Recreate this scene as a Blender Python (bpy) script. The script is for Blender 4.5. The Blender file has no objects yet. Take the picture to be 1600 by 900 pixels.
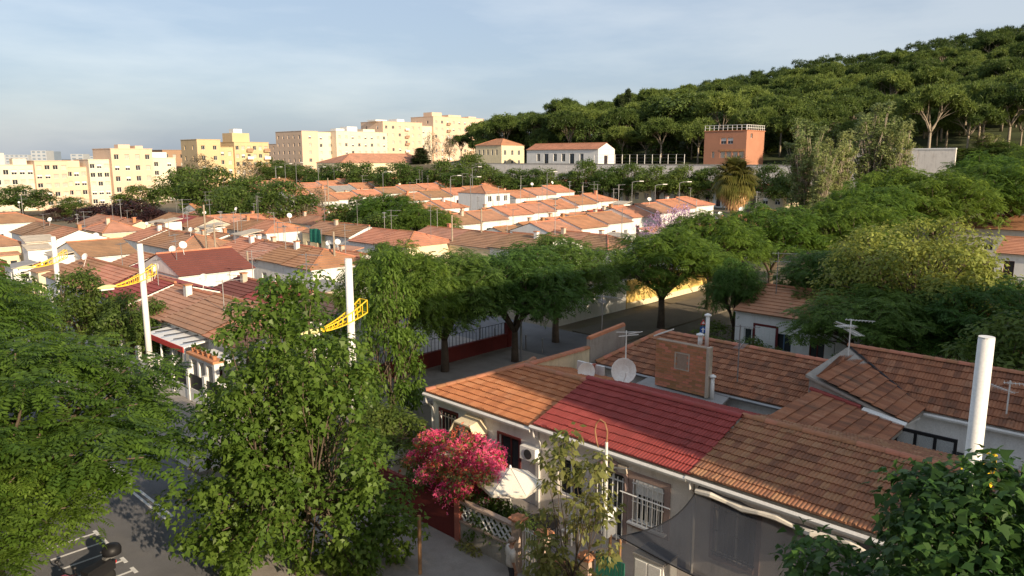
import bpy, bmesh, math, random
import numpy as np
from mathutils import Vector, Matrix
R = math.radians
random.seed(7)
S = bpy.context.scene
# ------------------------------------------------------------------ camera, sky, sun, exposure
CAM_H, FPX, PITCH = 13.0, 1150.0, math.atan((450 - 248) / 1150.0)
cam = bpy.data.cameras.new('camera'); camo = bpy.data.objects.new('camera', cam); S.collection.objects.link(camo)
camo.location = (0, 0, CAM_H); camo.rotation_euler = (math.pi / 2 - PITCH, 0, 0)
cam.sensor_width = 36; cam.lens = 36 * FPX / 1600; cam.clip_start = .2; cam.clip_end = 12000
S.camera = camo
GRID = R(-43.3)                                   # the streets run at 43 degrees to the view
E1 = (math.cos(GRID), math.sin(GRID)); E2 = (-E1[1], E1[0])
def G(a, b, z=0.0): return Vector((a * E1[0] + b * E2[0], a * E1[1] + b * E2[1], z))
SUN_EL = R(20)
sd = G(.99, -.13); SUN_AZ = math.atan2(sd.x, sd.y)   # compass angle from +Y
w = bpy.data.worlds.new('World'); S.world = w; w.use_nodes = True
nt = w.node_tree; nt.nodes.clear()
out = nt.nodes.new('ShaderNodeOutputWorld'); bg = nt.nodes.new('ShaderNodeBackground'); bg.inputs[1].default_value = .15
sky = nt.nodes.new('ShaderNodeTexSky'); sky.sky_type = 'NISHITA'; sky.sun_disc = False
sky.sun_elevation = SUN_EL; sky.sun_rotation = SUN_AZ; sky.altitude = 60; sky.air_density = 1.0; sky.dust_density = 2.5; sky.ozone_density = 2.0
tc = nt.nodes.new('ShaderNodeTexCoord'); mp = nt.nodes.new('ShaderNodeMapping')
mp.inputs['Scale'].default_value = (1.3, 1.3, 6.0); mp.inputs['Location'].default_value = (.35, .2, .1); mp.inputs['Rotation'].default_value = (0, R(6), 0)
n1 = nt.nodes.new('ShaderNodeTexNoise'); n1.inputs['Scale'].default_value = 1.9; n1.inputs['Detail'].default_value = 6; n1.inputs['Roughness'].default_value = .55
cr = nt.nodes.new('ShaderNodeValToRGB'); cr.color_ramp.elements[0].position = .4; cr.color_ramp.elements[1].position = .6
cr.color_ramp.elements[0].color = (.86, 1.0, 1.22, 1); cr.color_ramp.elements[1].color = (1.24, 1.32, 1.44, 1)
mx = nt.nodes.new('ShaderNodeMixRGB'); 
L = nt.links.new
L(tc.outputs['Generated'], mp.inputs[0]); L(mp.outputs[0], n1.inputs['Vector']); L(n1.outputs['Fac'], cr.inputs[0])
mx.inputs[0].default_value = .85; L(cr.outputs[0], mx.inputs[2]); L(sky.outputs[0], mx.inputs[1]); L(mx.outputs[0], bg.inputs[0]); L(bg.outputs[0], out.inputs[0])
sun = bpy.data.lights.new('sun', 'SUN'); sun.energy = 2.35; sun.angle = R(.6); sun.color = (1, .81, .58)
suno = bpy.data.objects.new('sun', sun); S.collection.objects.link(suno)
v = Vector((math.sin(SUN_AZ) * math.cos(SUN_EL), math.cos(SUN_AZ) * math.cos(SUN_EL), math.sin(SUN_EL)))
suno.rotation_euler = v.to_track_quat('Z', 'Y').to_euler(); suno.location = (60, -60, 60)
S.view_settings.view_transform = 'Standard'; S.view_settings.look = 'None'; S.view_settings.gamma = 1; S.view_settings.exposure = 1.52
S.view_settings.use_curve_mapping = False
S.render.engine = 'CYCLES'; S.cycles.max_bounces = 9; S.cycles.diffuse_bounces = 6; S.cycles.transmission_bounces = 6; S.cycles.transparent_max_bounces = 8
S.cycles.caustics_reflective = False; S.cycles.caustics_refractive = False

# ------------------------------------------------------------------ materials
MATS = {}
def mat(name, col, rough=.8, var=.18, scale=2.0, bump=0.0, bscale=40, dirt=None, dscale=(1, 1, .25), damt=.5, objvar=.0, attr=None, spec=.3, metal=0, fine=.1):
    m = bpy.data.materials.new(name); m.use_nodes = True; t = m.node_tree; N = t.nodes; K = t.links.new
    p = N['Principled BSDF']; p.inputs['Roughness'].default_value = rough; p.inputs['Specular IOR Level'].default_value = spec; p.inputs['Metallic'].default_value = metal
    tcx = N.new('ShaderNodeTexCoord')
    nz = N.new('ShaderNodeTexNoise'); nz.inputs['Scale'].default_value = scale; nz.inputs['Detail'].default_value = 6; nz.inputs['Roughness'].default_value = .65
    K(tcx.outputs['Object'], nz.inputs['Vector'])
    rp = N.new('ShaderNodeValToRGB'); e = rp.color_ramp.elements; e[0].position = .28; e[1].position = .72
    c = Vector(col)
    e[0].color = (*(c * (1 - var)), 1); e[1].color = (*(c * (1 + var)), 1)
    K(nz.outputs['Fac'], rp.inputs[0]); cur = rp.outputs[0]
    if attr:
        at = N.new('ShaderNodeAttribute'); at.attribute_name = 'rnd'
        r2 = N.new('ShaderNodeValToRGB'); e2 = r2.color_ramp.elements
        e2[0].color = (*attr[0], 1); e2[1].color = (*attr[-1], 1)
        for i, cc in enumerate(attr[1:-1]): x = e2.new((i + 1) / (len(attr) - 1)); x.color = (*cc, 1)
        K(at.outputs['Fac'], r2.inputs[0])
        mm = N.new('ShaderNodeMixRGB'); mm.inputs[0].default_value = .6; K(cur, mm.inputs[1]); K(r2.outputs[0], mm.inputs[2]); cur = mm.outputs[0]
    if dirt is not None:
        mpx = N.new('ShaderNodeMapping'); mpx.inputs['Scale'].default_value = dscale; K(tcx.outputs['Object'], mpx.inputs[0])
        nd = N.new('ShaderNodeTexNoise'); nd.inputs['Scale'].default_value = 1.6; nd.inputs['Detail'].default_value = 8; nd.inputs['Roughness'].default_value = .7; K(mpx.outputs[0], nd.inputs['Vector'])
        rd = N.new('ShaderNodeValToRGB'); rd.color_ramp.elements[0].position = .5; rd.color_ramp.elements[1].position = .74
        rd.color_ramp.elements[1].color = (damt, damt, damt, 1); K(nd.outputs['Fac'], rd.inputs[0])
        mm = N.new('ShaderNodeMixRGB'); K(rd.outputs[0], mm.inputs[0]); K(cur, mm.inputs[1]); mm.inputs[2].default_value = (*dirt, 1); cur = mm.outputs[0]
    if fine:
        nf = N.new('ShaderNodeTexNoise'); nf.inputs['Scale'].default_value = 22; nf.inputs['Detail'].default_value = 3; K(tcx.outputs['Object'], nf.inputs['Vector'])
        hs = N.new('ShaderNodeHueSaturation'); mr = N.new('ShaderNodeMapRange'); mr.inputs[3].default_value = 1 - fine * 2; mr.inputs[4].default_value = 1 + fine * 2
        K(nf.outputs['Fac'], mr.inputs[0]); K(mr.outputs[0], hs.inputs['Value']); K(cur, hs.inputs['Color']); cur = hs.outputs[0]
    if objvar:
        oi = N.new('ShaderNodeObjectInfo'); hs = N.new('ShaderNodeHueSaturation'); mr = N.new('ShaderNodeMapRange'); mr.inputs[3].default_value = 1 - objvar; mr.inputs[4].default_value = 1 + objvar
        K(oi.outputs['Random'], mr.inputs[0]); K(mr.outputs[0], hs.inputs['Value']); K(cur, hs.inputs['Color'])
        m2 = N.new('ShaderNodeMapRange'); m2.inputs[3].default_value = .5 + objvar * .06; m2.inputs[4].default_value = .5 - objvar * .06
        K(oi.outputs['Random'], m2.inputs[0]); K(m2.outputs[0], hs.inputs['Hue']); cur = hs.outputs[0]
    K(cur, p.inputs['Base Color'])
    if bump:
        nb = N.new('ShaderNodeTexNoise'); nb.inputs['Scale'].default_value = bscale; nb.inputs['Detail'].default_value = 4; K(tcx.outputs['Object'], nb.inputs['Vector'])
        bp = N.new('ShaderNodeBump'); bp.inputs['Strength'].default_value = bump; bp.inputs['Distance'].default_value = .03; K(nb.outputs['Fac'], bp.inputs['Height']); K(bp.outputs[0], p.inputs['Normal'])
    MATS[name] = m; return m
def leafmat(name, c0, c1, trans=.5, tcol=None, objvar=.16, rough=.5, nscale=.9):
    m = bpy.data.materials.new(name); m.use_nodes = True; t = m.node_tree; N = t.nodes; K = t.links.new
    for n in list(N): N.remove(n)
    o = N.new('ShaderNodeOutputMaterial'); d = N.new('ShaderNodeBsdfPrincipled'); d.inputs['Roughness'].default_value = rough; d.inputs['Specular IOR Level'].default_value = .25
    tr = N.new('ShaderNodeBsdfTranslucent'); ms = N.new('ShaderNodeMixShader'); ms.inputs[0].default_value = trans
    tcx = N.new('ShaderNodeTexCoord'); nz = N.new('ShaderNodeTexNoise'); nz.inputs['Scale'].default_value = nscale; nz.inputs['Detail'].default_value = 5; K(tcx.outputs['Object'], nz.inputs['Vector'])
    rp = N.new('ShaderNodeValToRGB'); e = rp.color_ramp.elements; e[0].position = .3; e[1].position = .7; e[0].color = (*c0, 1); e[1].color = (*c1, 1); K(nz.outputs['Fac'], rp.inputs[0])
    geo = N.new('ShaderNodeNewGeometry'); h1 = N.new('ShaderNodeHueSaturation'); mr = N.new('ShaderNodeMapRange'); mr.inputs[3].default_value = .72; mr.inputs[4].default_value = 1.3
    K(geo.outputs['Random Per Island'], mr.inputs[0]); K(mr.outputs[0], h1.inputs['Value']); K(rp.outputs[0], h1.inputs['Color'])
    oi = N.new('ShaderNodeObjectInfo'); h2 = N.new('ShaderNodeHueSaturation'); m3 = N.new('ShaderNodeMapRange'); m3.inputs[3].default_value = 1 - objvar; m3.inputs[4].default_value = 1 + objvar
    K(oi.outputs['Random'], m3.inputs[0]); K(m3.outputs[0], h2.inputs['Value']); K(h1.outputs[0], h2.inputs['Color'])
    m4 = N.new('ShaderNodeMapRange'); m4.inputs[3].default_value = .515; m4.inputs[4].default_value = .485; K(oi.outputs['Random'], m4.inputs[0]); K(m4.outputs[0], h2.inputs['Hue'])
    K(h2.outputs[0], d.inputs['Base Color'])
    h3 = N.new('ShaderNodeHueSaturation'); h3.inputs['Value'].default_value = 1.5; h3.inputs['Hue'].default_value = .485; K(h2.outputs[0], h3.inputs['Color']); K(h3.outputs[0], tr.inputs[0])
    K(d.outputs[0], ms.inputs[1]); K(tr.outputs[0], ms.inputs[2]); K(ms.outputs[0], o.inputs[0])
    MATS[name] = m; return m
GREY = (.16, .15, .13)
mat('asphalt', (.15, .15, .158), .9, .2, .5, .3, 60, dirt=(.21, .2, .19), dscale=(.5, .5, .5))
mat('asphalt_warm', (.14, .12, .09), .9, .2, .4, .3, 60, dirt=(.19, .16, .11), dscale=(.3, .3, .3))
mat('pavement', (.31, .28, .255), .9, .12, 1.2, .25, 50, dirt=(.16, .14, .12), dscale=(.6, .6, .6))
mat('kerb', (.42, .40, .37), .85, .12, 3, objvar=.1)
mat('earth', (.17, .14, .095), .95, .3, .25, .3, 20, dirt=(.08, .1, .04), dscale=(.2, .2, .2), damt=.8)
mat('hill_earth', (.055, .07, .025), .95, .4, .15, .5, 8)
mat('paint_white', (.75, .75, .74), .7, .06, 4, dirt=(.3, .3, .3), dscale=(3, 3, 3), damt=.45)
mat('wall_white', (.74, .73, .70), .85, .05, .8, .12, 30, dirt=(.38, .34, .28), dscale=(1.6, 1.6, .35), damt=.45, objvar=.05)
mat('wall_cream', (.72, .62, .42), .85, .06, .8, .12, 30, dirt=(.36, .3, .2), dscale=(1.6, 1.6, .35), damt=.5, objvar=.08)
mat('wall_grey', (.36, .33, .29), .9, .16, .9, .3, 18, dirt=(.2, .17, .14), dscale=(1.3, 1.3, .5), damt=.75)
mat('wall_beige', (.52, .45, .36), .9, .12, .9, .25, 18, dirt=(.2, .17, .12), dscale=(1.0, 1.0, .5), damt=.8)
mat('wall_yellow', (.72, .50, .16), .85, .08, .8, dirt=(.4, .3, .15), damt=.4)
mat('wall_offwhite', (.75, .70, .64), .88, .08, .8, .15, 24, dirt=(.36, .31, .26), dscale=(1.4, 1.4, .4), damt=.6)
mat('wall_red', (.17, .03, .025), .85, .15, 1, .1, 20, dirt=(.09, .03, .03), damt=.6)
mat('wall_pinkred', (.42, .14, .10), .8, .1, 1)
mat('wall_orange', (.42, .2, .125), .85, .08, .5)
mat('brick_tan', (.45, .34, .27), .9, .15, 2, .3, 20)
mat('apt_peach', (.68, .5, .365), .85, .05, .12, dirt=(.48, .32, .17), dscale=(.3, .3, .05), damt=.35)
mat('apt_cream', (.72, .615, .475), .85, .05, .12, dirt=(.5, .4, .24), dscale=(.3, .3, .05), damt=.35)
mat('apt_gold', (.6, .45, .26), .85, .05, .12, dirt=(.45, .29, .12), dscale=(.3, .3, .05), damt=.35)
mat('apt_brown', (.34, .22, .14), .85, .08, .2)
mat('brick', (.52, .24, .13), .9, .1, 3, .4, 35, objvar=.28)
mat('mortar', (.36, .27, .2), .95, .12, 6)
mat('coping', (.50, .22, .11), .85, .15, 3, .2, 25, dirt=(.25, .14, .1), damt=.5, objvar=.15)
TILE = [(.14, .065, .04), (.30, .12, .06), (.42, .17, .08), (.5, .25, .14)]
mat('tile_orange', (.43, .17, .075), .85, .2, .7, .2, 30, attr=[(.27, .10, .05), (.42, .165, .07), (.47, .2, .09), (.55, .27, .14)], dirt=(.16, .085, .06), dscale=(.8, .8, .8), damt=.55)
mat('tile_brown', (.25, .12, .075), .9, .25, .6, .3, 30, attr=TILE, dirt=(.10, .075, .055), dscale=(.9, .9, .9), damt=.75)
mat('tile_ochre', (.32, .155, .085), .9, .3, .6, .3, 30, attr=[(.12, .06, .045), (.29, .125, .07), (.38, .18, .10), (.36, .2, .1), (.5, .29, .17)], dirt=(.10, .065, .045), dscale=(.9, .9, .9), damt=.7)
mat('tile_red', (.29, .055, .047), .8, .2, .5, .2, 30, attr=[(.23, .045, .04), (.30, .055, .047), (.36, .08, .07)], dirt=(.19, .05, .045), dscale=(.8, .8, .8), damt=.7)
mat('roof_orange', (.47, .235, .135), .88, .2, .5, .25, 12, dirt=(.27, .15, .10), dscale=(.5, .5, .5), damt=.6, objvar=.2)
mat('roof_brown', (.41, .23, .145), .9, .2, .5, .25, 12, dirt=(.23, .15, .11), dscale=(.5, .5, .5), damt=.65, objvar=.2)
mat('roof_darkred', (.2, .07, .055), .85, .14, .5, .1, 12, dirt=(.13, .06, .05), damt=.5)
mat('roof_red', (.33, .075, .065), .8, .1, .5, dirt=(.2, .06, .05), damt=.5)
mat('roof_grey', (.3, .29, .28), .85, .15, 1, dirt=(.2, .18, .16))
mat('ridge', (.46, .2, .11), .85, .18, 2, objvar=.18, dirt=(.25, .13, .09), damt=.6)
mat('ridge_red', (.33, .065, .055), .7, .08, 2, objvar=.06)
mat('frame_maroon', (.13, .025, .025), .6, .1, 3)
mat('frame_mauve', (.36, .26, .23), .8, .1, 3)
mat('frame_white', (.78, .78, .76), .5, .04, 3)
mat('frame_blue', (.10, .17, .26), .6, .08, 3)
mat('shutter', (.55, .52, .45), .7, .08, 2, objvar=.12)
mat('black', (.015, .015, .017), .5, .1, 3)
mat('dark', (.04, .04, .045), .7, .2, 3)
mat('glass', (.03, .035, .04), .12, .1, 2, spec=.6, fine=0)
mat('gutter', (.68, .66, .62), .6, .06, 2, dirt=(.3, .28, .25), damt=.4)
mat('metal_white', (.8, .79, .75), .45, .04, 1.5, dirt=(.55, .5, .42), dscale=(3, 3, .4), damt=.35, spec=.4)
mat('metal_grey', (.33, .33, .33), .45, .1, 3, metal=.6)
mat('metal_yellow', (.78, .52, .02), .45, .06, 3)
mat('lamp_cream', (.8, .66, .3), .5, .05, 3)
mat('wood', (.36, .2, .10), .8, .2, 6)
mat('bark', (.12, .09, .065), .95, .3, 3, .5, 18)
mat('bark_pale', (.34, .28, .21), .95, .25, 3, .4, 14)
mat('palm_bark', (.40, .24, .12), .95, .3, 3, .5, 12)
mat('cloth_cream', (.76, .70, .60), .85, .04, 2, .1, 60)
mat('cloth_teal', (.03, .2, .14), .85, .1, 2)
mat('cloth_red', (.5, .05, .04), .8, .1, 2)
mat('skin', (.5, .27, .18), .6, .06, 6)
mat('shirt', (.68, .62, .56), .85, .06, 4, .2, 20)
mat('trousers', (.05, .05, .06), .85, .1, 4)
mat('hair', (.42, .31, .25), .8, .15, 8)
mat('paint_red', (.42, .02, .015), .3, .05, 2, spec=.5, fine=0)
mat('rubber', (.02, .02, .02), .85, .1, 3)
mat('terracotta', (.52, .24, .12), .8, .12, 3)
mat('sign_blue', (.02, .09, .35), .5, .03, 2)
mat('sign_red', (.6, .03, .03), .5, .03, 2)
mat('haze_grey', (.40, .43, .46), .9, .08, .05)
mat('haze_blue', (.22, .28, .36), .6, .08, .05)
leafmat('leaf_tip', (.075, .14, .02), (.15, .235, .036))
leafmat('leaf_bright', (.10, .17, .022), (.19, .27, .045))
leafmat('leaf_tip_dark', (.06, .125, .026), (.12, .21, .042))
leafmat('leaf_plane', (.055, .12, .018), (.14, .225, .04), rough=.42)
leafmat('leaf_deep', (.045, .10, .026), (.10, .18, .04), trans=.4, rough=.4)
leafmat('leaf_pale', (.14, .19, .034), (.26, .3, .07), trans=.4)
leafmat('leaf_poplar', (.17, .215, .075), (.29, .33, .13), trans=.4)
leafmat('leaf_medlar', (.13, .165, .04), (.3, .29, .1), rough=.4)
leafmat('leaf_pine', (.05, .088, .018), (.14, .19, .042), trans=.32, nscale=.3, objvar=.42)
leafmat('leaf_round', (0.064, 0.114, 0.021), (0.136, 0.194, 0.043), nscale=.5)
leafmat('leaf_plum', (.028, .012, .013), (.06, .022, .02), trans=.2)
leafmat('leaf_dry', (.12, .10, .06), (.2, .16, .09), trans=.2)
leafmat('leaf_palm', (.13, .15, .03), (.25, .22, .07))
leafmat('leaf_palm_dry', (.36, .25, .10), (.5, .34, .15), trans=.2)
leafmat('petal_pink', (.66, .05, .17), (.82, .2, .33), trans=.4)
leafmat('petal_orange', (.5, .1, .06), (.6, .18, .1), trans=.35)
leafmat('petal_lilac', (.40, .25, .42), (.58, .4, .55), trans=.3)
leafmat('leaf_cypress', (.018, .035, .012), (.04, .06, .018), trans=.1)
m = bpy.data.materials.new('shade_net'); m.use_nodes = True; t = m.node_tree; N = t.nodes
pb = N['Principled BSDF']; pb.inputs['Base Color'].default_value = (.028, .032, .042, 1); pb.inputs['Roughness'].default_value = .8
tr = N.new('ShaderNodeBsdfTransparent'); ms = N.new('ShaderNodeMixShader'); ms.inputs[0].default_value = .8
t.links.new(tr.outputs[0], ms.inputs[1]); t.links.new(pb.outputs[0], ms.inputs[2]); t.links.new(ms.outputs[0], N['Material Output'].inputs[0]); MATS['shade_net'] = m
m = bpy.data.materials.new('clear_glass'); m.use_nodes = True; t = m.node_tree; N = t.nodes
pb = N['Principled BSDF']; pb.inputs['Base Color'].default_value = (.25, .29, .3, 1); pb.inputs['Roughness'].default_value = .08
tr = N.new('ShaderNodeBsdfTransparent'); ms = N.new('ShaderNodeMixShader'); ms.inputs[0].default_value = .4
t.links.new(tr.outputs[0], ms.inputs[1]); t.links.new(pb.outputs[0], ms.inputs[2]); t.links.new(ms.outputs[0], N['Material Output'].inputs[0]); MATS['clear_glass'] = m

# ------------------------------------------------------------------ mesh helpers
COL = S.collection
class MB:
    def __init__(s): s.v = []; s.f = []; s.mi = []; s.m = 0; s.rnd = []
    def add(s, vs, fs):
        o = len(s.v); s.v += [tuple(p) for p in vs]
        for f in fs: s.f.append(tuple(i + o for i in f)); s.mi.append(s.m)
        return s
    def box(s, x0, x1, y0, y1, z0, z1):
        return s.add([(x0, y0, z0), (x1, y0, z0), (x1, y1, z0), (x0, y1, z0), (x0, y0, z1), (x1, y0, z1), (x1, y1, z1), (x0, y1, z1)],
                     [(0, 3, 2, 1), (4, 5, 6, 7), (0, 1, 5, 4), (1, 2, 6, 5), (2, 3, 7, 6), (3, 0, 4, 7)])
    def poly(s, pts): return s.add(pts, [tuple(range(len(pts)))])
    def slab(s, pts, th):                        # polygon with thickness straight down
        n = len(pts); lo = [(p[0], p[1], p[2] - th) for p in pts]
        return s.add(list(pts) + lo, [tuple(range(n)), tuple(range(2 * n - 1, n - 1, -1))] + [(i, i + n, (i + 1) % n + n, (i + 1) % n) for i in range(n)])
    def tube(s, path, rad, n=6, cap=True):
        path = [Vector(p) for p in path]; k = len(path)
        if not hasattr(rad, '__len__'): rad = [rad] * k
        vs = []; u = None
        for i, p in enumerate(path):
            d = (path[min(i + 1, k - 1)] - path[max(i - 1, 0)]).normalized()
            if u is None: u = d.orthogonal().normalized()
            else:
                u = u - d * u.dot(d); u = u.normalized() if u.length > 1e-5 else d.orthogonal().normalized()
            q = d.cross(u)
            for j in range(n):
                t = 2 * math.pi * j / n; vs.append(p + (u * math.cos(t) + q * math.sin(t)) * rad[i])
        fs = [(i * n + j, i * n + (j + 1) % n, (i + 1) * n + (j + 1) % n, (i + 1) * n + j) for i in range(k - 1) for j in range(n)]
        if cap: fs += [tuple(range(n - 1, -1, -1)), tuple((k - 1) * n + j for j in range(n))]
        return s.add(vs, fs)
    def lathe(s, prof, n=16, c=(0, 0, 0)):       # prof: (r, z)
        vs = [(c[0] + r * math.cos(2 * math.pi * j / n), c[1] + r * math.sin(2 * math.pi * j / n), c[2] + z) for r, z in prof for j in range(n)]
        k = len(prof)
        return s.add(vs, [(i * n + j, i * n + (j + 1) % n, (i + 1) * n + (j + 1) % n, (i + 1) * n + j) for i in range(k - 1) for j in range(n)] + [tuple(range(n - 1, -1, -1)), tuple((k - 1) * n + j for j in range(n))])
    def ball(s, c, r, n=10, sz=1):
        m = max(4, n // 2); return s.lathe([(max(.002, r * math.sin(math.pi * i / m)), -r * sz * math.cos(math.pi * i / m)) for i in range(m + 1)], n, c)
    def facade(s, o, ux, uy, x1, z1, openings, depth=.15):   # wall face from point o along ux, z up; uy points into the wall
        o, ux, uy = Vector(o), Vector(ux), Vector(uy); z = Vector((0, 0, 1))
        xs = sorted({0, x1, *[q for p in openings for q in p[:2]]}); zs = sorted({0, z1, *[q for p in openings for q in p[2:4]]})
        P = lambda x, y, zz: o + ux * x + uy * y + z * zz
        for i in range(len(xs) - 1):
            for j in range(len(zs) - 1):
                cx, cz = (xs[i] + xs[i + 1]) / 2, (zs[j] + zs[j + 1]) / 2
                if any(p[0] < cx < p[1] and p[2] < cz < p[3] for p in openings): continue
                s.poly([P(xs[i], 0, zs[j]), P(xs[i + 1], 0, zs[j]), P(xs[i + 1], 0, zs[j + 1]), P(xs[i], 0, zs[j + 1])])
        for p in openings:
            a, b, c, d = p[:4]; D = depth
            s.poly([P(a, 0, c), P(a, D, c), P(b, D, c), P(b, 0, c)][::-1]); s.poly([P(a, 0, d), P(b, 0, d), P(b, D, d), P(a, D, d)][::-1])
            s.poly([P(a, 0, c), P(a, 0, d), P(a, D, d), P(a, D, c)][::-1]); s.poly([P(b, 0, c), P(b, D, c), P(b, D, d), P(b, 0, d)][::-1])
        return s
    def mesh(s, name, mats, smooth=False):
        me = bpy.data.meshes.new(name); me.from_pydata(s.v, [], s.f)
        for mm in ([mats] if isinstance(mats, str) else mats): me.materials.append(MATS[mm])
        if max(s.mi, default=0): me.polygons.foreach_set('material_index', s.mi)
        if s.rnd: me.attributes.new('rnd', 'FLOAT', 'FACE').data.foreach_set('value', s.rnd)
        if smooth: me.polygons.foreach_set('use_smooth', [True] * len(me.polygons))
        me.update(); return me
    def build(s, name, mats, parent=None, smooth=False, **kw): return link(name, s.mesh(name, mats, smooth), parent, **kw)
def link(name, me, parent=None, loc=None, rot=None, label=None, cat=None, group=None, kind=None, scale=None):
    o = bpy.data.objects.new(name, me); COL.objects.link(o)
    if parent is not None: o.parent = parent
    if loc is not None: o.location = loc
    if rot is not None: o.rotation_euler = rot if hasattr(rot, '__len__') else (0, 0, rot)
    if scale is not None: o.scale = scale if hasattr(scale, '__len__') else (scale,) * 3
    for k, val in (('label', label), ('category', cat), ('group', group), ('kind', kind)):
        if val: o[k] = val
    return o
def thing(name, label, cat, loc, rot=GRID, group=None, scale=None): return link(name, None, None, loc, rot, label, cat, group, None, scale)
def copy_tree(o, parent=None):
    c = o.copy(); COL.objects.link(c); c.parent = parent
    for ch in list(o.children): copy_tree(ch, c)
    return c
def np_mesh(name, V, F, mats, mi=None, smooth=False):
    me = bpy.data.meshes.new(name); k = F.shape[1]
    me.vertices.add(len(V)); me.vertices.foreach_set('co', V.astype(np.float32).ravel())
    me.loops.add(F.size); me.loops.foreach_set('vertex_index', F.astype(np.int32).ravel())
    me.polygons.add(len(F)); me.polygons.foreach_set('loop_start', np.arange(0, F.size, k, dtype=np.int32)); me.polygons.foreach_set('loop_total', np.full(len(F), k, dtype=np.int32))
    for mm in ([mats] if isinstance(mats, str) else mats): me.materials.append(MATS[mm])
    if mi is not None: me.polygons.foreach_set('material_index', mi.astype(np.int32))
    me.update(calc_edges=True); me.validate(); return me
def zg(a, b): return min(max(0, .058 * (b - 66)), 4.6)

# tiled roof planes ----------------------------------------------------------
def bounds(poly, t):
    xs = []
    for (s0, t0), (s1, t1) in zip(poly, poly[1:] + poly[:1]):
        if abs(t1 - t0) < 1e-6:
            if abs(t - t0) < 1e-4: xs += [s0, s1]
        elif min(t0, t1) - 1e-5 <= t <= max(t0, t1) + 1e-5: xs.append(s0 + (s1 - s0) * (t - t0) / (t1 - t0))
    return (min(xs), max(xs)) if xs else None
def courses(P0, U, V, poly, parent, m, w=.235, Lc=.37, rng=random):
    """each course of interlocking tiles is one mesh under the roof"""
    P0, U, V = Vector(P0), Vector(U).normalized(), Vector(V).normalized(); Nn = U.cross(V).normalized()
    if Nn.z < 0: Nn = -Nn
    T = max(p[1] for p in poly); n = max(1, round(T / Lc)); Lc = T / n
    for k in range(n):
        t0, t1 = k * Lc, min(T, (k + 1) * Lc + .02); b0, b1 = bounds(poly, t0 + 1e-4), bounds(poly, t1 - 1e-4)
        if not b0 or not b1: continue
        lo, hi = min(b0[0], b1[0]), max(b0[1], b1[1]); mb = MB(); base = random.random() * .25
        ss = []; i0 = math.floor(lo / w); prof = ((0, 0), (.16, .028), (.34, .028), (.5, .004), (.66, .028), (.84, .028))
        for i in range(i0, math.ceil(hi / w) + 1):
            for f, h in prof: ss.append(((i + f) * w, h, i))
        rn = {}
        prev = None
        for sx, h, i in ss:
            if sx < lo - w / 6 or sx > hi + w / 6: continue
            a = min(max(sx, b0[0]), b0[1]); c = min(max(sx, b1[0]), b1[1])
            jit = rn.setdefault(i, (rng.random() - .5) * .022 + (.035 if rng.random() < .025 else 0))
            vs = [P0 + U * a + V * (t0 - .02) + Nn * (.005), P0 + U * a + V * (t0 - .02 + jit) + Nn * (.052 + h + jit * .5), P0 + U * c + V * t1 + Nn * (.004 + h)]
            o = len(mb.v); mb.v += [tuple(x) for x in vs]
            if prev is not None and (a - prev[1] > 1e-4 or c - prev[2] > 1e-4):
                r = rng.random() * .75 + base; q = prev[0]
                rr = prev[3]
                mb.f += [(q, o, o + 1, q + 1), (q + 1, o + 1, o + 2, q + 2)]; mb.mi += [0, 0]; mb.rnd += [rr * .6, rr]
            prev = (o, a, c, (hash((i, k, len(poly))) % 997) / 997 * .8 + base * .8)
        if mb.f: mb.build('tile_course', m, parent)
RIDGE = {}
def ridge_run(p, q, parent, m='ridge', r=.13):
    p, q = Vector(p), Vector(q); d = q - p; n = max(1, round(d.length / .42)); l = d.length / n
    if m not in RIDGE:
        mb = MB(); nn = 7
        ring = lambda x, rr: [(x, rr * math.cos(math.pi * (j / (nn - 1))), rr * .8 * math.sin(math.pi * (j / (nn - 1)))) for j in range(nn)]
        mb.add(ring(0, 1.12) + ring(1.04, .95) + ring(0, .8), [(j, j + nn, j + nn + 1, j + 1) for j in range(nn - 1)] + [(j, j + 1, j + 1 + 2 * nn, j + 2 * nn) for j in range(nn - 1)])
        RIDGE[m] = mb.mesh('ridge_tile', m, True)
    xa = d.normalized(); ya = Vector((0, 0, 1)).cross(xa).normalized(); za = xa.cross(ya)
    M = Matrix((xa, ya, za)).transposed().to_euler()
    for i in range(n):
        link('ridge_tile', RIDGE[m], parent, p + d * (i / n), tuple(M), scale=(l, r * random.uniform(.96, 1.05), r))
def step_plane(mb, P0, U, V, poly, Lc=.42, lip=.05):
    """one continuous stepped sheet of tile courses for houses further off"""
    P0, U, V = Vector(P0), Vector(U).normalized(), Vector(V).normalized(); Nn = U.cross(V).normalized()
    if Nn.z < 0: Nn = -Nn
    T = max(p[1] for p in poly); n = max(2, round(T / Lc)); Lc = T / n; rows = []
    for k in range(n):
        t0, t1 = k * Lc, (k + 1) * Lc; b0, b1 = bounds(poly, min(t0 + 1e-4, T)), bounds(poly, max(t1 - 1e-4, 0))
        rows.append([P0 + U * b0[0] + V * t0 + Nn * lip, P0 + U * b0[1] + V * t0 + Nn * lip]); rows.append([P0 + U * b1[0] + V * t1, P0 + U * b1[1] + V * t1])
    b0 = bounds(poly, 1e-4); rows.insert(0, [P0 + U * b0[0], P0 + U * b0[1]])
    vs = [p for r_ in rows for p in r_]
    mb.add(vs, [(2 * i, 2 * i + 1, 2 * i + 3, 2 * i + 2) for i in range(len(rows) - 1)])
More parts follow.
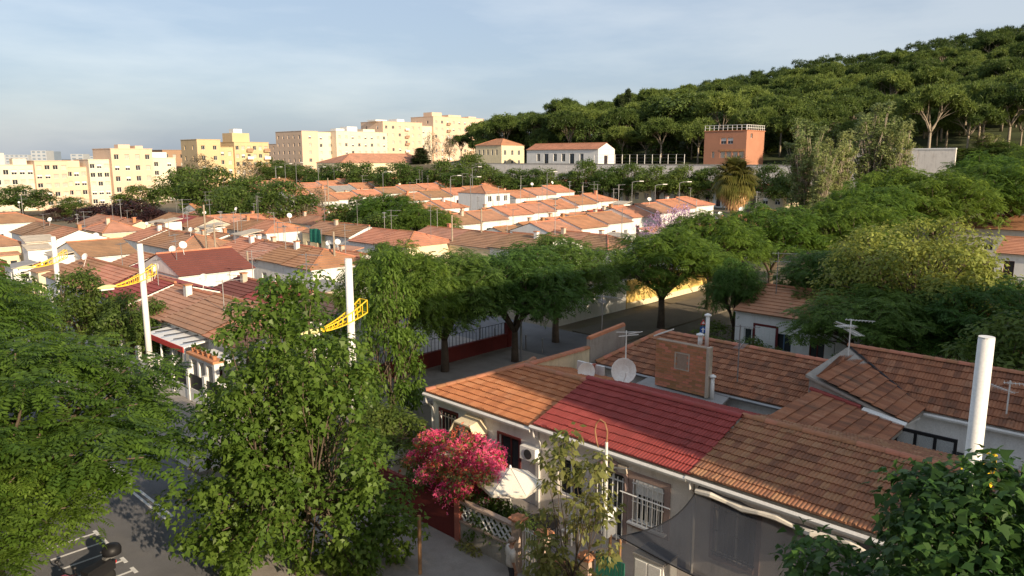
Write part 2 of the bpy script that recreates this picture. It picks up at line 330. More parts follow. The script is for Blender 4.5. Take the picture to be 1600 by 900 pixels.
# ------------------------------------------------------------------ terrain, streets
def sm(x, e0, e1): t = min(1, max(0, (x - e0) / (e1 - e0))); return t * t * (3 - 2 * t)
def AB(x, y): return x * E1[0] + y * E1[1], x * E2[0] + y * E2[1]
def hgt(x, y):
    a, b = AB(x, y)
    near = zg(a, b)
    k = sm(a, -300, -165)
    f = sm(b, 147, 148.6)
    if y > 392: b = AB(x, 392)[1]
    d = max(0, b - 168)
    up = 11.5 + .14 * d + .00021 * d * d
    if a > 20: up *= 1
    far = near + (up - near) * k
    return near * (1 - f) + far * f
def pt(px, py, Y): # point seen at a photo position, at distance Y in front of the balcony
    dx, dy = (px - 800) / FPX, (450 - py) / FPX; c, s = math.cos(PITCH), math.sin(PITCH)
    t = Y / (c + dy * s); return Vector((dx * t, Y, CAM_H + (-s + dy * c) * t))
us = np.concatenate([np.linspace(-9000, -420, 14), np.arange(-400, 60, 6.), np.linspace(60, 700, 40), np.linspace(760, 9000, 12)])
vs_ = np.concatenate([np.linspace(-300, -20, 6), np.arange(-14, 146, 8.), [146.5, 147, 147.6, 148.2, 148.8], np.arange(152, 560, 8.), np.linspace(580, 9000, 16)])
V = []; hill = []
for b in vs_:
    for a in us:
        p = G(a, b); z = hgt(p.x, p.y); V.append((p.x, p.y, z - .03)); hill.append(1.0 if (b > 156 and a > -215) else 0.0)
nu = len(us); F = [(j * nu + i, j * nu + i + 1, (j + 1) * nu + i + 1, (j + 1) * nu + i) for j in range(len(vs_) - 1) for i in range(nu - 1)]
mi = np.array([1 if (hill[f[0]] and hill[f[2]]) else 0 for f in F])
me = np_mesh('ground', np.array(V), np.array(F), ['earth', 'hill_earth'], mi); link('ground', me, kind='structure')
def sheet(name, a0, a1, b0, b1, z, m, th=.0, n=1):
    mb = MB(); 
    if th: mb.box(0, a1 - a0, 0, b1 - b0, -th, 0)
    else: mb.poly([(0, 0, 0), (a1 - a0, 0, 0), (a1 - a0, b1 - b0, 0), (0, b1 - b0, 0)])
    return mb.build(name, m, None, loc=G(a0, b0, z), rot=GRID, kind='structure')
sheet('main_road', -150, 60, 4.4, 12, .012, 'asphalt')
sheet('near_pavement', -150, 60, -1.1, 4.3, .12, 'pavement', .3)
pf = sheet('street_pavement', -23.6, 40, 12.12, 19.6, .12, 'pavement', .3)
sheet('tree_island', -21.6, -17.2, 9.7, 12.0, .12, 'pavement', .3)
pl = sheet('corner_pavement', -120, -34.2, 12.12, 17.8, .12, 'pavement', .3)
sheet('cross_road', -29.2, -24.4, 12.0, 130, .016, 'asphalt_warm')
ps = sheet('cross_street_pavement', -34.2, -29.32, 12.12, 36, .12, 'pavement', .3)
sheet('cross_street_pavement_beyond', -34.2, -29.32, 43, 130, .1, 'asphalt_warm', .3)
sheet('side_road', -130, -29.3, 36.1, 42.9, .02, 'asphalt')
sheet('back_road', -24.3, 40, 35.5, 42.5, .02, 'asphalt_warm')
sheet('yard_paving', -130, -36, 17.9, 36, .06, 'pavement', .2)
sheet('block_paving', -23.4, 40, 19.7, 34.5, .06, 'pavement', .2)
km = MB().box(0, .98, 0, .14, 0, .13).mesh('kerb_stone', 'kerb')
for par, a0, a1, s in ((pf, -23.6, -2, 0), (pl, -62, -34.2, 0), (ps, -34.2, -29.4, 0)):
    L0 = -AB(par.location.x, par.location.y)[0] * -1
    for i in range(int(a1 - a0)):
        link('kerb_stone', km, par, (a0 - L0 + i, -.135, -.12))
mk = MB().box(-.045, .045, 0, 1.6, 0, .004).mesh('bay_line', 'paint_white'); mk2 = MB().box(-.22, .22, 1.6, 1.72, 0, .004).mesh('bay_line_end', 'paint_white')
for i in range(9):
    a = -20.2 - i * .87
    ll = link('bay_line', mk, None, G(a, 5.8, .018), GRID, kind='structure'); link('bay_line_end', mk2, ll, (0, 0, .0))
for k in range(2):
    for a0, a1 in ((-33, -30.4), (-29.6, -26.4)):
        MB().box(0, a1 - a0, 0, .11, 0, .004).build('lane_line', 'paint_white', None, loc=G(a0, 9.5 + k * .24, .018), rot=GRID, kind='structure')

# ------------------------------------------------------------------ windows, houses
WIN = {}
def win(parent, x, y, z, w, h, style='dark', rot=0, name='window'):
    key = (round(w, 2), round(h, 2), style)
    if key not in WIN:
        mb = MB(); fr = {'dark': 'frame_white', 'maroon': 'frame_maroon', 'mauve': 'frame_white', 'blue': 'frame_blue', 'shut': 'shutter', 'door': 'frame_maroon', 'half': 'frame_white'}[style]
        t = .06
        mb.box(0, t, 0, .05, 0, h); mb.box(w - t, w, 0, .05, 0, h); mb.box(t, w - t, 0, .05, 0, t); mb.box(t, w - t, 0, .05, h - t, h); mb.box(w / 2 - t / 2, w / 2 + t / 2, .002, .05, t, h - t)
        if style in ('shut', 'half'):
            z0 = t if style == 'shut' else h * .5
            n = 5
            for i in range(n): mb.box(t, w - t, .012 + .0, .045, z0 + (h - t - z0) * i / n, z0 + (h - t - z0) * (i + .85) / n)
        if style == 'mauve':
            for i in range(6): mb.box(t + (w - 2 * t) * i / 6, t + (w - 2 * t) * i / 6 + .03, -.06, -.03, 0, h)
        mb.m = 1; mb.poly([(t, .035, t), (w - t, .035, t), (w - t, .035, h - t), (t, .035, h - t)])
        WIN[key] = mb.mesh(name, [fr, 'glass'])
    return link(name, WIN[key], parent, (x, y, z), (0, 0, rot))
def roof(root, Lx, Ly, he, rise, hips, m, near=False, ov=.3, ox=.06, skip=(), rm='ridge', half=None):
    tan = rise / (Ly / 2); zE = he - ov * tan + .06; zR = he + rise + .06; hy = Ly / 2 + ov; T = math.hypot(hy, zR - zE); W = Lx + 2 * ox
    h0 = hips[0] + ox if hips[0] else 0; h1 = hips[1] + ox if hips[1] else 0
    V1 = (0, hy, zR - zE); V2 = (0, -hy, zR - zE)
    planes = [('f', (-ox, -ov, zE), (1, 0, 0), V1, [(0, 0), (W, 0), (W - h1, T), (h0, T)]), ('k', (Lx + ox, Ly + ov, zE), (-1, 0, 0), V2, [(0, 0), (W, 0), (W - h0, T), (h1, T)])]
    Wy = Ly + 2 * ov
    if h1: planes.append(('r', (Lx + ox, -ov, zE), (0, 1, 0), (-h1, 0, zR - zE), [(0, 0), (Wy, 0), (Wy / 2, math.hypot(h1, zR - zE))]))
    if h0: planes.append(('l', (-ox, Ly + ov, zE), (0, -1, 0), (h0, 0, zR - zE), [(0, 0), (Wy, 0), (Wy / 2, math.hypot(h0, zR - zE))]))
    mb = MB()
    # deck under the tiles
    A = [(-ox, -ov, zE - .03), (Lx + ox, -ov, zE - .03), (Lx + ox, Ly + ov, zE - .03), (-ox, Ly + ov, zE - .03), (-ox + h0, Ly / 2, zR - .03), (Lx + ox - h1, Ly / 2, zR - .03)]
    if near:
        mb.add(A, [(0, 1, 5, 4), (2, 3, 4, 5), (1, 2, 5), (3, 0, 4), (3, 2, 1, 0)]); r_ = mb.build('roof', 'wall_grey', root)
        for k, P0, U, Vv, poly in planes: courses(P0, U, Vv, poly, r_, m)
        ridge_run((-ox + h0, Ly / 2, zR + .03), (Lx + ox - h1, Ly / 2, zR + .03), r_, rm)
        for sgn in (0, 1):
            if h1: ridge_run((Lx + ox, -ov if sgn == 0 else Ly + ov, zE + .06), (Lx + ox - h1, Ly / 2, zR + .05), r_, rm)
            if h0: ridge_run((-ox, -ov if sgn == 0 else Ly + ov, zE + .06), (-ox + h0, Ly / 2, zR + .05), r_, rm)
    else:
        for k, P0, U, Vv, poly in planes: step_plane(mb, P0, U, Vv, poly)
        mb.add(A, [(3, 2, 1, 0)])
        r_ = mb.build('roof', m, root)
        rd = MB(); rd.tube([(-ox + h0, Ly / 2, zR + .04), (Lx + ox - h1, Ly / 2, zR + .04)], .11, 5)
        rd.build('ridge_capping', 'ridge', r_)
        for sgn in (0, 1):
            if h1: MB().tube([(Lx + ox, -ov if sgn == 0 else Ly + ov, zE + .04), (Lx + ox - h1, Ly / 2, zR + .04)], .09, 5).build('hip_capping', 'ridge', r_)
            if h0: MB().tube([(-ox, -ov if sgn == 0 else Ly + ov, zE + .04), (-ox + h0, Ly / 2, zR + .04)], .09, 5).build('hip_capping', 'ridge', r_)
    return r_
def house(label, a, b, Lx, Ly, ridge='a', he=3.3, rise=1.1, hips=(0, 0), rf='roof_orange', wl='wall_white', wins=(), ends=(), group=None, near=False, chimney=None, name='terrace_house', z=None, rm='ridge', ov=.3, cat='house', base=1.5, dish=0):
    zz = zg(a, b) + .06 if z is None else z
    root = thing(name, label, cat, G(a, b, zz), GRID + (R(90) if ridge == 'b' else 0), group)
    mb = MB(); top = he
    mb.facade((0, 0, -base), (1, 0, 0), (0, 1, 0), Lx, he + base, [(w[0], w[0] + w[1], w[2] + base, w[3] + base) for w in wins])
    mb.facade((Lx, 0, -base), (0, 1, 0), (-1, 0, 0), Ly, he + base, [(w[0], w[0] + w[1], w[2] + base, w[3] + base) for w in ends])
    mb.facade((Lx, Ly, -base), (-1, 0, 0), (0, -1, 0), Lx, he + base, []); mb.facade((0, Ly, -base), (0, -1, 0), (1, 0, 0), Ly, he + base, [])
    if not hips[0]: mb.poly([(0, Ly, he), (0, 0, he), (0, Ly / 2, he + rise)])
    if not hips[1]: mb.poly([(Lx, 0, he), (Lx, Ly, he), (Lx, Ly / 2, he + rise)])
    wo = mb.build('wall', wl, root)
    cm = MB().box(-.02, Lx + .02, -.12, -.002, he - .2, he - .04)
    cm.build('cornice', 'wall_white' if wl != 'wall_grey' else 'wall_beige', root)
    for w in wins: win(root, w[0], .1, w[2], w[1], w[3] - w[2], w[4] if len(w) > 4 else 'dark', 0, 'door' if len(w) > 4 and w[4] == 'door' else 'window')
    for w in ends: win(root, Lx - .1, w[0], w[2], w[1], w[3] - w[2], w[4] if len(w) > 4 else 'dark', R(90))
    roof(root, Lx, Ly, he, rise, hips, rf, near, rm=rm, ov=ov)
    if chimney:
        cx, cy = chimney; zc = he + rise * (1 - abs(cy - Ly / 2) / (Ly / 2))
        c = MB().box(cx - .22, cx + .22, cy - .2, cy + .2, zc - .4, zc + .75); c.build('chimney', random.choice(['wall_white', 'wall_beige', 'brick']), root)
        MB().box(cx - .28, cx + .28, cy - .26, cy + .26, zc + .75, zc + .82).build('chimney_cap', 'coping', root)
    return root

# --- antennas and dishes (real things standing on the roofs)
ANT = []
for k in range(4):
    mb = MB(); h = (2.6, 3.2, 2.2, 3.8)[k]
    mb.tube([(0, 0, -.5), (0, 0, h)], .035, 5)
    ang = k * .9
    for zz_, l in ((h - .1, 1.3), (h - .7, .9))[:1 + k % 2 + (k == 0)]:
        c, s_ = math.cos(ang), math.sin(ang); mb.tube([(-c * l * .3, -s_ * l * .3, zz_), (c * l, s_ * l, zz_ + .05)], .02, 4)
        for q in range(7):
            t_ = -.3 + q * .2; e = .28 - .02 * q; mb.tube([(c * l * t_ - s_ * e, s_ * l * t_ + c * e, zz_), (c * l * t_ + s_ * e, s_ * l * t_ - c * e, zz_)], .014, 3)
    ANT.append(mb.mesh('antenna', 'metal_grey'))
def dish_mesh(r=.45):
    mb = MB(); n = 16; prof = [(.01, 0), (r * .5, .05), (r, .16), (r * 1.02, .15), (r * .5, .02), (.01, -.03)]
    vs = [(p[0] * math.cos(2 * math.pi * j / n), -p[1], p[0] * math.sin(2 * math.pi * j / n)) for p in prof for j in range(n)]
    mb.add(vs, [(i * n + j, (i + 1) * n + j, (i + 1) * n + (j + 1) % n, i * n + (j + 1) % n) for i in range(len(prof) - 1) for j in range(n)])
    mb.tube([(0, -.02, -r * .9), (0, -r * 1.0, -.1)], .015, 4); mb.box(-.05, .05, -r * 1.1, -r * .9, -.14, -.02); mb.tube([(0, .02, 0), (0, .2, -.1), (0, .2, -r - .9)], .03, 5)
    return mb.mesh('satellite_dish', 'metal_white', False)
DISH = dish_mesh(.5)
def antenna(a, b, z, label, k=None, s=1.0, group=None):
    return link('tv_antenna', random.choice(ANT) if k is None else ANT[k], None, G(a, b, z), GRID + random.uniform(-1, 1), label, 'antenna', group, scale=s)
def dish(a, b, z, label, s=1.0, rot=None, group=None):
    return link('satellite_dish', DISH, None, G(a, b, z), (R(-25), 0, R(10) if rot is None else rot), label, 'satellite dish', group, scale=s)

# ------------------------------------------------------------------ near row of houses
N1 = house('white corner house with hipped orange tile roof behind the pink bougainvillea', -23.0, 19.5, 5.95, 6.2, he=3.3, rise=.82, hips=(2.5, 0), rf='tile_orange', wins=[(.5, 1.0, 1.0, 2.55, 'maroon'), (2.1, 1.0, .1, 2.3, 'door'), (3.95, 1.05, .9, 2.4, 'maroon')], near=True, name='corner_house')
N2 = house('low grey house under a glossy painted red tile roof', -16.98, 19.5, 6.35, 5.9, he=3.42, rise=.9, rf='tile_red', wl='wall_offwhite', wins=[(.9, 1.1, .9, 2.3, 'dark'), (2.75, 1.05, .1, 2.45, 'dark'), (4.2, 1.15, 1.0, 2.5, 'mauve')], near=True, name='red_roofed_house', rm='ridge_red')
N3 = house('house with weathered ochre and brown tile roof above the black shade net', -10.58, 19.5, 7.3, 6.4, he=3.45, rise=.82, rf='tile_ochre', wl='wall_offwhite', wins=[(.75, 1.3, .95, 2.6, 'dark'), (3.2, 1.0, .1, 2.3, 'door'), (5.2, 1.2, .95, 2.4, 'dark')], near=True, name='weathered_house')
for h_, Lx in ((N1, 5.95), (N2, 6.35), (N3, 7.3)):
    zc = 3.3 if h_ is N1 else 3.4
    MB().tube([(-.1, -.42, zc - .1), (Lx, -.42, zc - .13)], .085, 6).build('gutter', 'gutter', h_)
    MB().tube([(.06, -.42, zc - .12), (.06, -.4, zc - .4), (.06, -.08, zc - .75), (.06, -.08, .05)], .05, 6).build('downpipe', 'gutter', h_)
def win_frame(root, x0, x1, z0, z1, m, wd=.16):
    mb = MB(); y0, y1 = -.035, -.003
    mb.box(x0 - wd, x0, y0, y1, z0 - wd, z1 + wd); mb.box(x1, x1 + wd, y0, y1, z0 - wd, z1 + wd); mb.box(x0, x1, y0, y1, z1, z1 + wd); mb.box(x0, x1, y0 - .03, y1, z0 - wd, z0)
    return mb.build('window_surround', m, root)
win_frame(N2, 4.2, 5.35, 1.0, 2.5, 'frame_mauve', .22); win_frame(N1, .5, 1.5, 1.0, 2.55, 'frame_maroon', .1); win_frame(N1, 3.95, 5.0, .9, 2.4, 'frame_maroon', .1); win_frame(N3, .75, 2.05, .95, 2.6, 'frame_mauve', .16)
win_frame(N2, 2.75, 3.8, .1, 2.45, 'frame_mauve', .14)
def grille(root, x0, x1, z0, z1, m='frame_white', n=7, y=-.1):
    g = MB().box(x0 - .05, x1 + .05, y, y + .03, z0 + .1, z0 + .14); g.box(x0 - .05, x1 + .05, y, y + .03, z1 - .15, z1 - .11); g.box(x0 - .05, x1 + .05, y, y + .03, (z0 + z1) / 2, (z0 + z1) / 2 + .03)
    o = g.build('window_grille', m, root); bm_ = MB().box(-.013, .013, y - .008, y + .02, z0, z1).mesh('grille_bar', m)
    for i in range(n): link('grille_bar', bm_, o, (x0 + (x1 - x0) * i / (n - 1), 0, 0))
    return o
grille(N2, 4.22, 5.33, .95, 2.5); grille(N3, .75, 2.05, .95, 2.6, 'dark', 9); grille(N1, .5, 1.5, 1.0, 2.5, 'wall_beige', 6); grille(N2, 2.75, 3.8, .1, 2.4, 'frame_white', 6)
MB().box(4.05, 5.5, -.2, .0, .93, .99).build('window_sill', 'frame_white', N2); MB().box(4.26, 5.3, -.02, .08, 2.0, 2.48).build('roller_blind', 'frame_white', N2)
MB().tube([(3.85, -.32, 2.05), (5.75, -.32, 2.05)], .025, 5).build('clothes_rail', 'frame_white', N2)
MB().box(3.62, 3.95, -.16, -.002, 2.6, 2.85).build('meter_box', 'wall_beige', N2)
# door arch trim
MB().tube([(2.6, -.05, 2.0), (2.65, -.05, 2.45), (2.95, -.05, 2.78), (3.27, -.05, 2.86), (3.6, -.05, 2.78), (3.9, -.05, 2.45), (3.95, -.05, 2.0)], .09, 5).build('door_arch', 'frame_mauve', N2)
# small tiled porch hood on the corner house
ph = link('porch_hood', None, N1, (2.6, 0, 2.44), label='small cream angular canopy over the door')
for x0, z0, x1, z1 in ((-.75, -.25, -.45, .22), (-.45, .22, .45, .22), (.45, .22, .75, -.25)):
    MB().slab([(x0, -.75, z0), (x1, -.75, z1), (x1, -.02, z1 + .12), (x0, -.02, z0 + .12)], .06).build('canopy_panel', 'wall_cream', ph)
MB().box(-.7, .7, -.06, -.01, -.3, -.2).build('canopy_bracket', 'wood', ph)
# lean-to roof and the raised L-shaped house behind
ln = thing('lean_to', 'low brown tiled lean-to between the ochre roof and the grey gable wall', 'lean-to', G(-10.3, 26.6, .06))
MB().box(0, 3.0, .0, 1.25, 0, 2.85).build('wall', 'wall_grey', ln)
lr = MB().slab([(0, -3.4, 4.06), (3.35, -3.4, 3.5), (3.35, 1.34, 3.5), (0, 1.34, 4.06)], .12).build('roof', 'wall_grey', ln)
courses((3.35, -3.4, 3.53), (0, 1, 0), (-3.35, 0, .56), [(0, 0), (4.74, 0), (4.74, 3.4), (0, 3.4)], lr, 'tile_brown', Lc=.42)
MB().slab([(1.9, 1.05, 3.86), (3.4, 1.05, 3.62), (3.4, 1.3, 3.66), (1.9, 1.3, 3.9)], .07).build('white_flashing', 'metal_white', ln)
MB().slab([(-.1, 1.2, 4.2), (1.8, 1.2, 3.9), (1.8, 1.34, 3.94), (-.1, 1.34, 4.24)], .08).build('red_flashing', 'roof_red', ln)
# rear house with hipped roof (bears the brick wall and flues)
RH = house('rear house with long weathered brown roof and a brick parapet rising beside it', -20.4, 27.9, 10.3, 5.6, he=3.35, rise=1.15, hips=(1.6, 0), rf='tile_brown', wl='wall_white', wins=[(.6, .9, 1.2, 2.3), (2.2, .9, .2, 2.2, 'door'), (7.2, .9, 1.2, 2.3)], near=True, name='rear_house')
MB().tube([(-.1, -.42, 3.24), (10.2, -.42, 3.2)], .08, 6).build('gutter', 'metal_grey', RH)
MB().tube([(.3, -.4, 3.2), (.3, -.1, 2.8), (.3, -.1, .1)], .06, 6).build('downpipe', 'gutter', RH)
# L-shaped house: wing and main range
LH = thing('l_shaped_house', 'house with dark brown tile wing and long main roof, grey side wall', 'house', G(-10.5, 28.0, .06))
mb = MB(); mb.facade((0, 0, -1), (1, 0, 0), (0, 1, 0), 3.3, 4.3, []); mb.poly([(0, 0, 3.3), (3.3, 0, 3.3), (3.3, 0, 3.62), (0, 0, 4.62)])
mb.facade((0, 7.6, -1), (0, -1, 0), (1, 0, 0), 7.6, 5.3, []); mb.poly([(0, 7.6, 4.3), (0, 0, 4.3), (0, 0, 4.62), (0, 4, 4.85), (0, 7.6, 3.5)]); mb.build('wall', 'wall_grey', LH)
mb = MB(); mb.facade((3.3, 2.3, -1), (1, 0, 0), (0, 1, 0), 9, 4.35, [(1.2, 2.2, 1.2, 3.2), (3.4, 4.4, 1.2, 3.2)]); mb.facade((3.3, 0, -1), (0, 1, 0), (-1, 0, 0), 2.3, 4.4, []); mb.build('courtyard_wall', 'wall_white', LH)
win(LH, 4.5, 2.4, .2, 1.0, 2.0, 'dark'); win(LH, 6.7, 2.4, .2, 1.0, 2.0, 'dark')
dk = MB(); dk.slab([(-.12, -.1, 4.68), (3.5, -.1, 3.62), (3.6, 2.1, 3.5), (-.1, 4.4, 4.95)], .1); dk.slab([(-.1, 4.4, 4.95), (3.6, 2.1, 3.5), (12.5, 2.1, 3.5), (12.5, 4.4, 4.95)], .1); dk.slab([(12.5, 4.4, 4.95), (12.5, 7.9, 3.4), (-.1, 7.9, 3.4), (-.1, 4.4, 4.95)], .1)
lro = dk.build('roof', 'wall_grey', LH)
# wing slope falls towards +x, clipped by the valley
Vx = Vector((3.62, 0, -1.06)); sl = Vx.length
courses((3.6, -.1, 3.64), (0, 1, 0), (-3.7, 0, 1.18), [(0, 0), (2.2, 0), (4.5, 3.9), (0, 3.88)], lro, 'tile_brown', Lc=.44)
courses((3.6, 2.1, 3.54), (1, 0, 0), (0, 2.3, 1.45), [(0, 0), (8.9, 0), (8.9, 2.72), (-3.7, 2.72)], lro, 'tile_brown')
courses((12.5, 7.9, 3.44), (-1, 0, 0), (0, -3.5, 1.55), [(0, 0), (12.6, 0), (12.6, 3.83), (0, 3.83)], lro, 'tile_brown')
ridge_run((-.1, 4.4, 5.02), (12.5, 4.4, 5.02), lro); MB().tube([(-.1, 4.4, 5.02), (3.6, 2.1, 3.6)], .045, 5).build('valley_strip', 'dark', lro)
MB().tube([(3.6, 2.0, 3.42), (12.5, 2.0, 3.4)], .08, 6).build('gutter', 'gutter', LH); MB().tube([(3.35, .1, 3.4), (3.45, 1.9, 3.3)], .09, 6).build('side_gutter', 'gutter', LH)
# black-framed glazed screen in the courtyard
gs = thing('glazed_screen', 'black framed glass screen closing the white courtyard', 'glass screen', G(-7.15, 27.55, 1.6))
for i in range(4): MB().box(i * .62 - .05, i * .62 + .05, 0, .06, 0, 2.0).build('frame_post', 'black', gs)
MB().box(-.05, 1.91, -.005, .065, 1.9, 2.02).build('frame_rail', 'black', gs); MB().box(-.05, 1.91, -.005, .065, 0, .12).build('frame_rail', 'black', gs)
for i in range(3): MB().box(i * .62 + .05, i * .62 + .57, .02, .035, .12, 1.9).build('pane', 'clear_glass', gs)
MB().box(-.2, 2.6, .2, 2.4, -1.6, .0).build('courtyard_plinth', 'wall_white', gs)
# brick parapet wall with concrete slab
bw = thing('brick_parapet', 'orange brick wall with small blocked window rising over the rear roofs', 'brick wall', G(-16.65, 26.75, 3.3))
core = MB().box(.01, 2.39, .015, .3, 0, 2.05).build('mortar_core', 'mortar', bw)
bk = MB().box(0, .285, 0, .09, 0, .105).mesh('brick', 'brick'); bkh = MB().box(0, .135, 0, .09, 0, .105).mesh('brick', 'brick')
for r_ in range(17):
    x = 0
    seq = ([('h', .15)] if r_ % 2 else []) + [('f', .3)] * 8
    for t_, wd in seq:
        if x + wd > 2.42: 
            if x + .15 <= 2.42: t_, wd = 'h', .15
            else: break
        zz = r_ * .12
        if not (1.0 < x + wd * .6 < 1.55 and .95 < zz < 1.6): link('brick', bk if t_ == 'f' else bkh, bw, (x, random.uniform(-.008, .006), zz))
        x += wd
MB().box(2.4, 2.52, -.02, .3, -.05, 2.08).build('render_strip', 'wall_beige', bw)
wo = MB().box(.98, 1.58, .035, .06, .95, 1.6); wo.build('blocked_window', 'dark', bw); fr_ = MB()
fr_.box(.93, 1.63, -.01, .05, .9, .95); fr_.box(.93, 1.63, -.01, .05, 1.6, 1.65); fr_.box(.93, .98, -.01, .05, .95, 1.6); fr_.box(1.58, 1.63, -.01, .05, .95, 1.6); fr_.build('window_frame', 'wall_beige', bw)
cs = thing('roof_slab', 'flat pale concrete slab at the foot of the brick parapet', 'slab', G(-17.5, 26.0, .06))
MB().slab([(0, .1, 3.12), (4.1, .35, 3.05), (3.95, 1.85, 3.28), (.1, 1.75, 3.3)], .1).build('slab', 'roof_grey', cs); MB().box(.5, 3.8, .5, 1.7, 0, 2.93).build('shed_wall', 'wall_grey', cs)
# courtyard clutter
tk = thing('curved_screen_wall', 'rounded terracotta painted wall beside the yard', 'wall', G(-19.4, 25.4, .06))
MB().box(0, .16, -.9, 1.1, 0, 3.3).build('wall_panel', 'wall_pinkred', tk)
for y_, r_ in ((.45, .55), (-.35, .38)): MB().lathe([(r_, 0), (r_, .1), (.02, .1)], 20).build('rounded_top', 'wall_pinkred', tk, loc=(.05, y_, 3.3), rot=(0, R(90), 0))
yw = thing('yard_wall', 'cream rendered yard wall with orange tile coping beside the cross street', 'wall', G(-21.0, 22.9, .06))
MB().slab([(0, 0, 4.0), (.2, 0, 4.0), (.2, 4.6, 3.95), (0, 4.6, 3.95)], 4.0).build('wall_panel', 'wall_cream', yw); ridge_run((.1, 0, 4.02), (.1, 4.6, 3.97), yw, 'ridge', .16)
gw = thing('stained_wall', 'tall grey wall stained with black mould behind the white dishes', 'wall', G(-21.0, 27.52, .06))
MB().slab([(0, 0, 4.4), (.22, 0, 4.4), (.22, 2.9, 4.6), (0, 2.9, 4.6)], 4.3).build('wall_panel', 'wall_grey', gw); MB().tube([(.11, 0, 4.44), (.11, 2.9, 4.64)], .13, 6).build('coping', 'coping', gw)
rw_ = thing('low_yard_wall', 'low wall with peeling maroon paint at the cross street corner', 'wall', G(-23.0, 27.0, .06))
MB().box(0, .2, 0, 5.2, 0, 2.0).build('wall_panel', 'wall_red', rw_); MB().box(-.05, .25, -.05, 5.25, 2.0, 2.08).build('coping', 'wall_grey', rw_)
wt = MB().box(0, 1.5, 0, .12, 0, 1.25); wt.build('white_screen_wall', 'wall_white', None, loc=G(-20.3, 25.9, 2.6), rot=GRID, label='short white wall behind the large satellite dish', cat='wall')
def big_dish(a, b, z, r, label):
    return link('satellite_dish', DISH, None, G(a, b, z), (R(-12), 0, R(8)), label, 'satellite dish', scale=r / .5)
big_dish(-17.15, 25.0, 4.2, .54, 'large white satellite dish on a dark mast behind the red roof'); big_dish(-18.75, 24.55, 3.95, .38, 'small white satellite dish beside the rounded terracotta wall')
MB().tube([(0, 0, -1.2), (0, 0, 1.9)], .03, 5).tube([(-.5, 0, 1.75), (.7, 0, 1.95)], .02, 4).tube([(-.1, -.4, 1.7), (.3, .45, 1.7)], .02, 4).tube([(.3, -.3, 1.85), (.6, .3, 1.9)], .018, 4).build('tv_antenna', 'metal_white', None, loc=G(-17.15, 25.2, 4.0), rot=GRID, label='white bow antenna on the mast of the large dish', cat='antenna')
def yagi(name, label, a, b, z, h, arms, m='metal_grey', rot=GRID):
    mb = MB(); mb.tube([(0, 0, -.4), (0, 0, h)], .028, 5)
    for zz, l, an in arms:
        c, s_ = math.cos(an), math.sin(an); mb.tube([(-c * l * .25, -s_ * l * .25, zz), (c * l, s_ * l, zz + .06)], .016, 4)
        for q in range(9):
            t_ = -.22 + q * .14; e = .2; mb.tube([(c * l * t_ - s_ * e, s_ * l * t_ + c * e, zz + .02), (c * l * t_ + s_ * e, s_ * l * t_ - c * e, zz + .02)], .009, 3)
    return mb.build(name, m, None, loc=G(a, b, z), rot=rot, label=label, cat='antenna')
yagi('tv_antenna', 'tall thin antenna with yagi arms above the mould-stained wall', -20.9, 28.6, 4.9, 1.6, ((1.5, 1.1, .1), (1.2, .8, 2.3)))
yagi('tv_antenna', 'dark antenna mast with wire stays on the long rear roof', -13.6, 28.3, 3.6, 2.6, ((2.5, .8, .3), (1.6, .9, 1.8)))
yagi('tv_antenna', 'white many-armed antenna over the ridge of the L shaped house', -10.3, 31.6, 4.9, 1.5, ((1.45, .9, .2), (1.15, .9, 2.6), (1.0, 1.1, 5.4), (1.2, .7, 4.2)), 'metal_white')
yagi('tv_antenna', 'small grey antenna low on the long brown main roof', -4.4, 30.6, 4.1, 1.1, ((1.0, .8, .2), (.7, .9, 2.6)), 'metal_white')
def flue(label, a, b, z, h, r, cone=True):
    f = thing('flue_pipe', label, 'flue', G(a, b, z)); MB().tube([(0, 0, 0), (0, 0, h)], r, 12).build('pipe', 'metal_white', f, True)
    MB().lathe([(r * 1.7, 0), (r * 1.75, .05), (r * .4, .12)], 14, (0, 0, h + .05)).build('cap', 'metal_white', f)
    MB().box(-.4, .4, -.35, .35, -.12, .06).build('flashing', 'roof_red', f) if cone else None
flue('tall white flue with round cap on the long rear roof', -16.0, 30.0, 4.35, 1.55, .09); flue('short white vent pipe beside the brick parapet', -14.0, 26.9, 3.1, 1.0, .08, False); flue('stubby white vent next to the tall flue', -16.5, 30.3, 4.3, .55, .11, False)
MB().slab([(0, 0, .0), (.95, 0, .45), (.95, .1, .45), (0, .6, .02)], .06).build('skylight_lid', 'metal_white', None, loc=G(-17.2, 27.4, 5.3), rot=GRID, label='white tilted panel on top of the brick parapet', cat='panel')
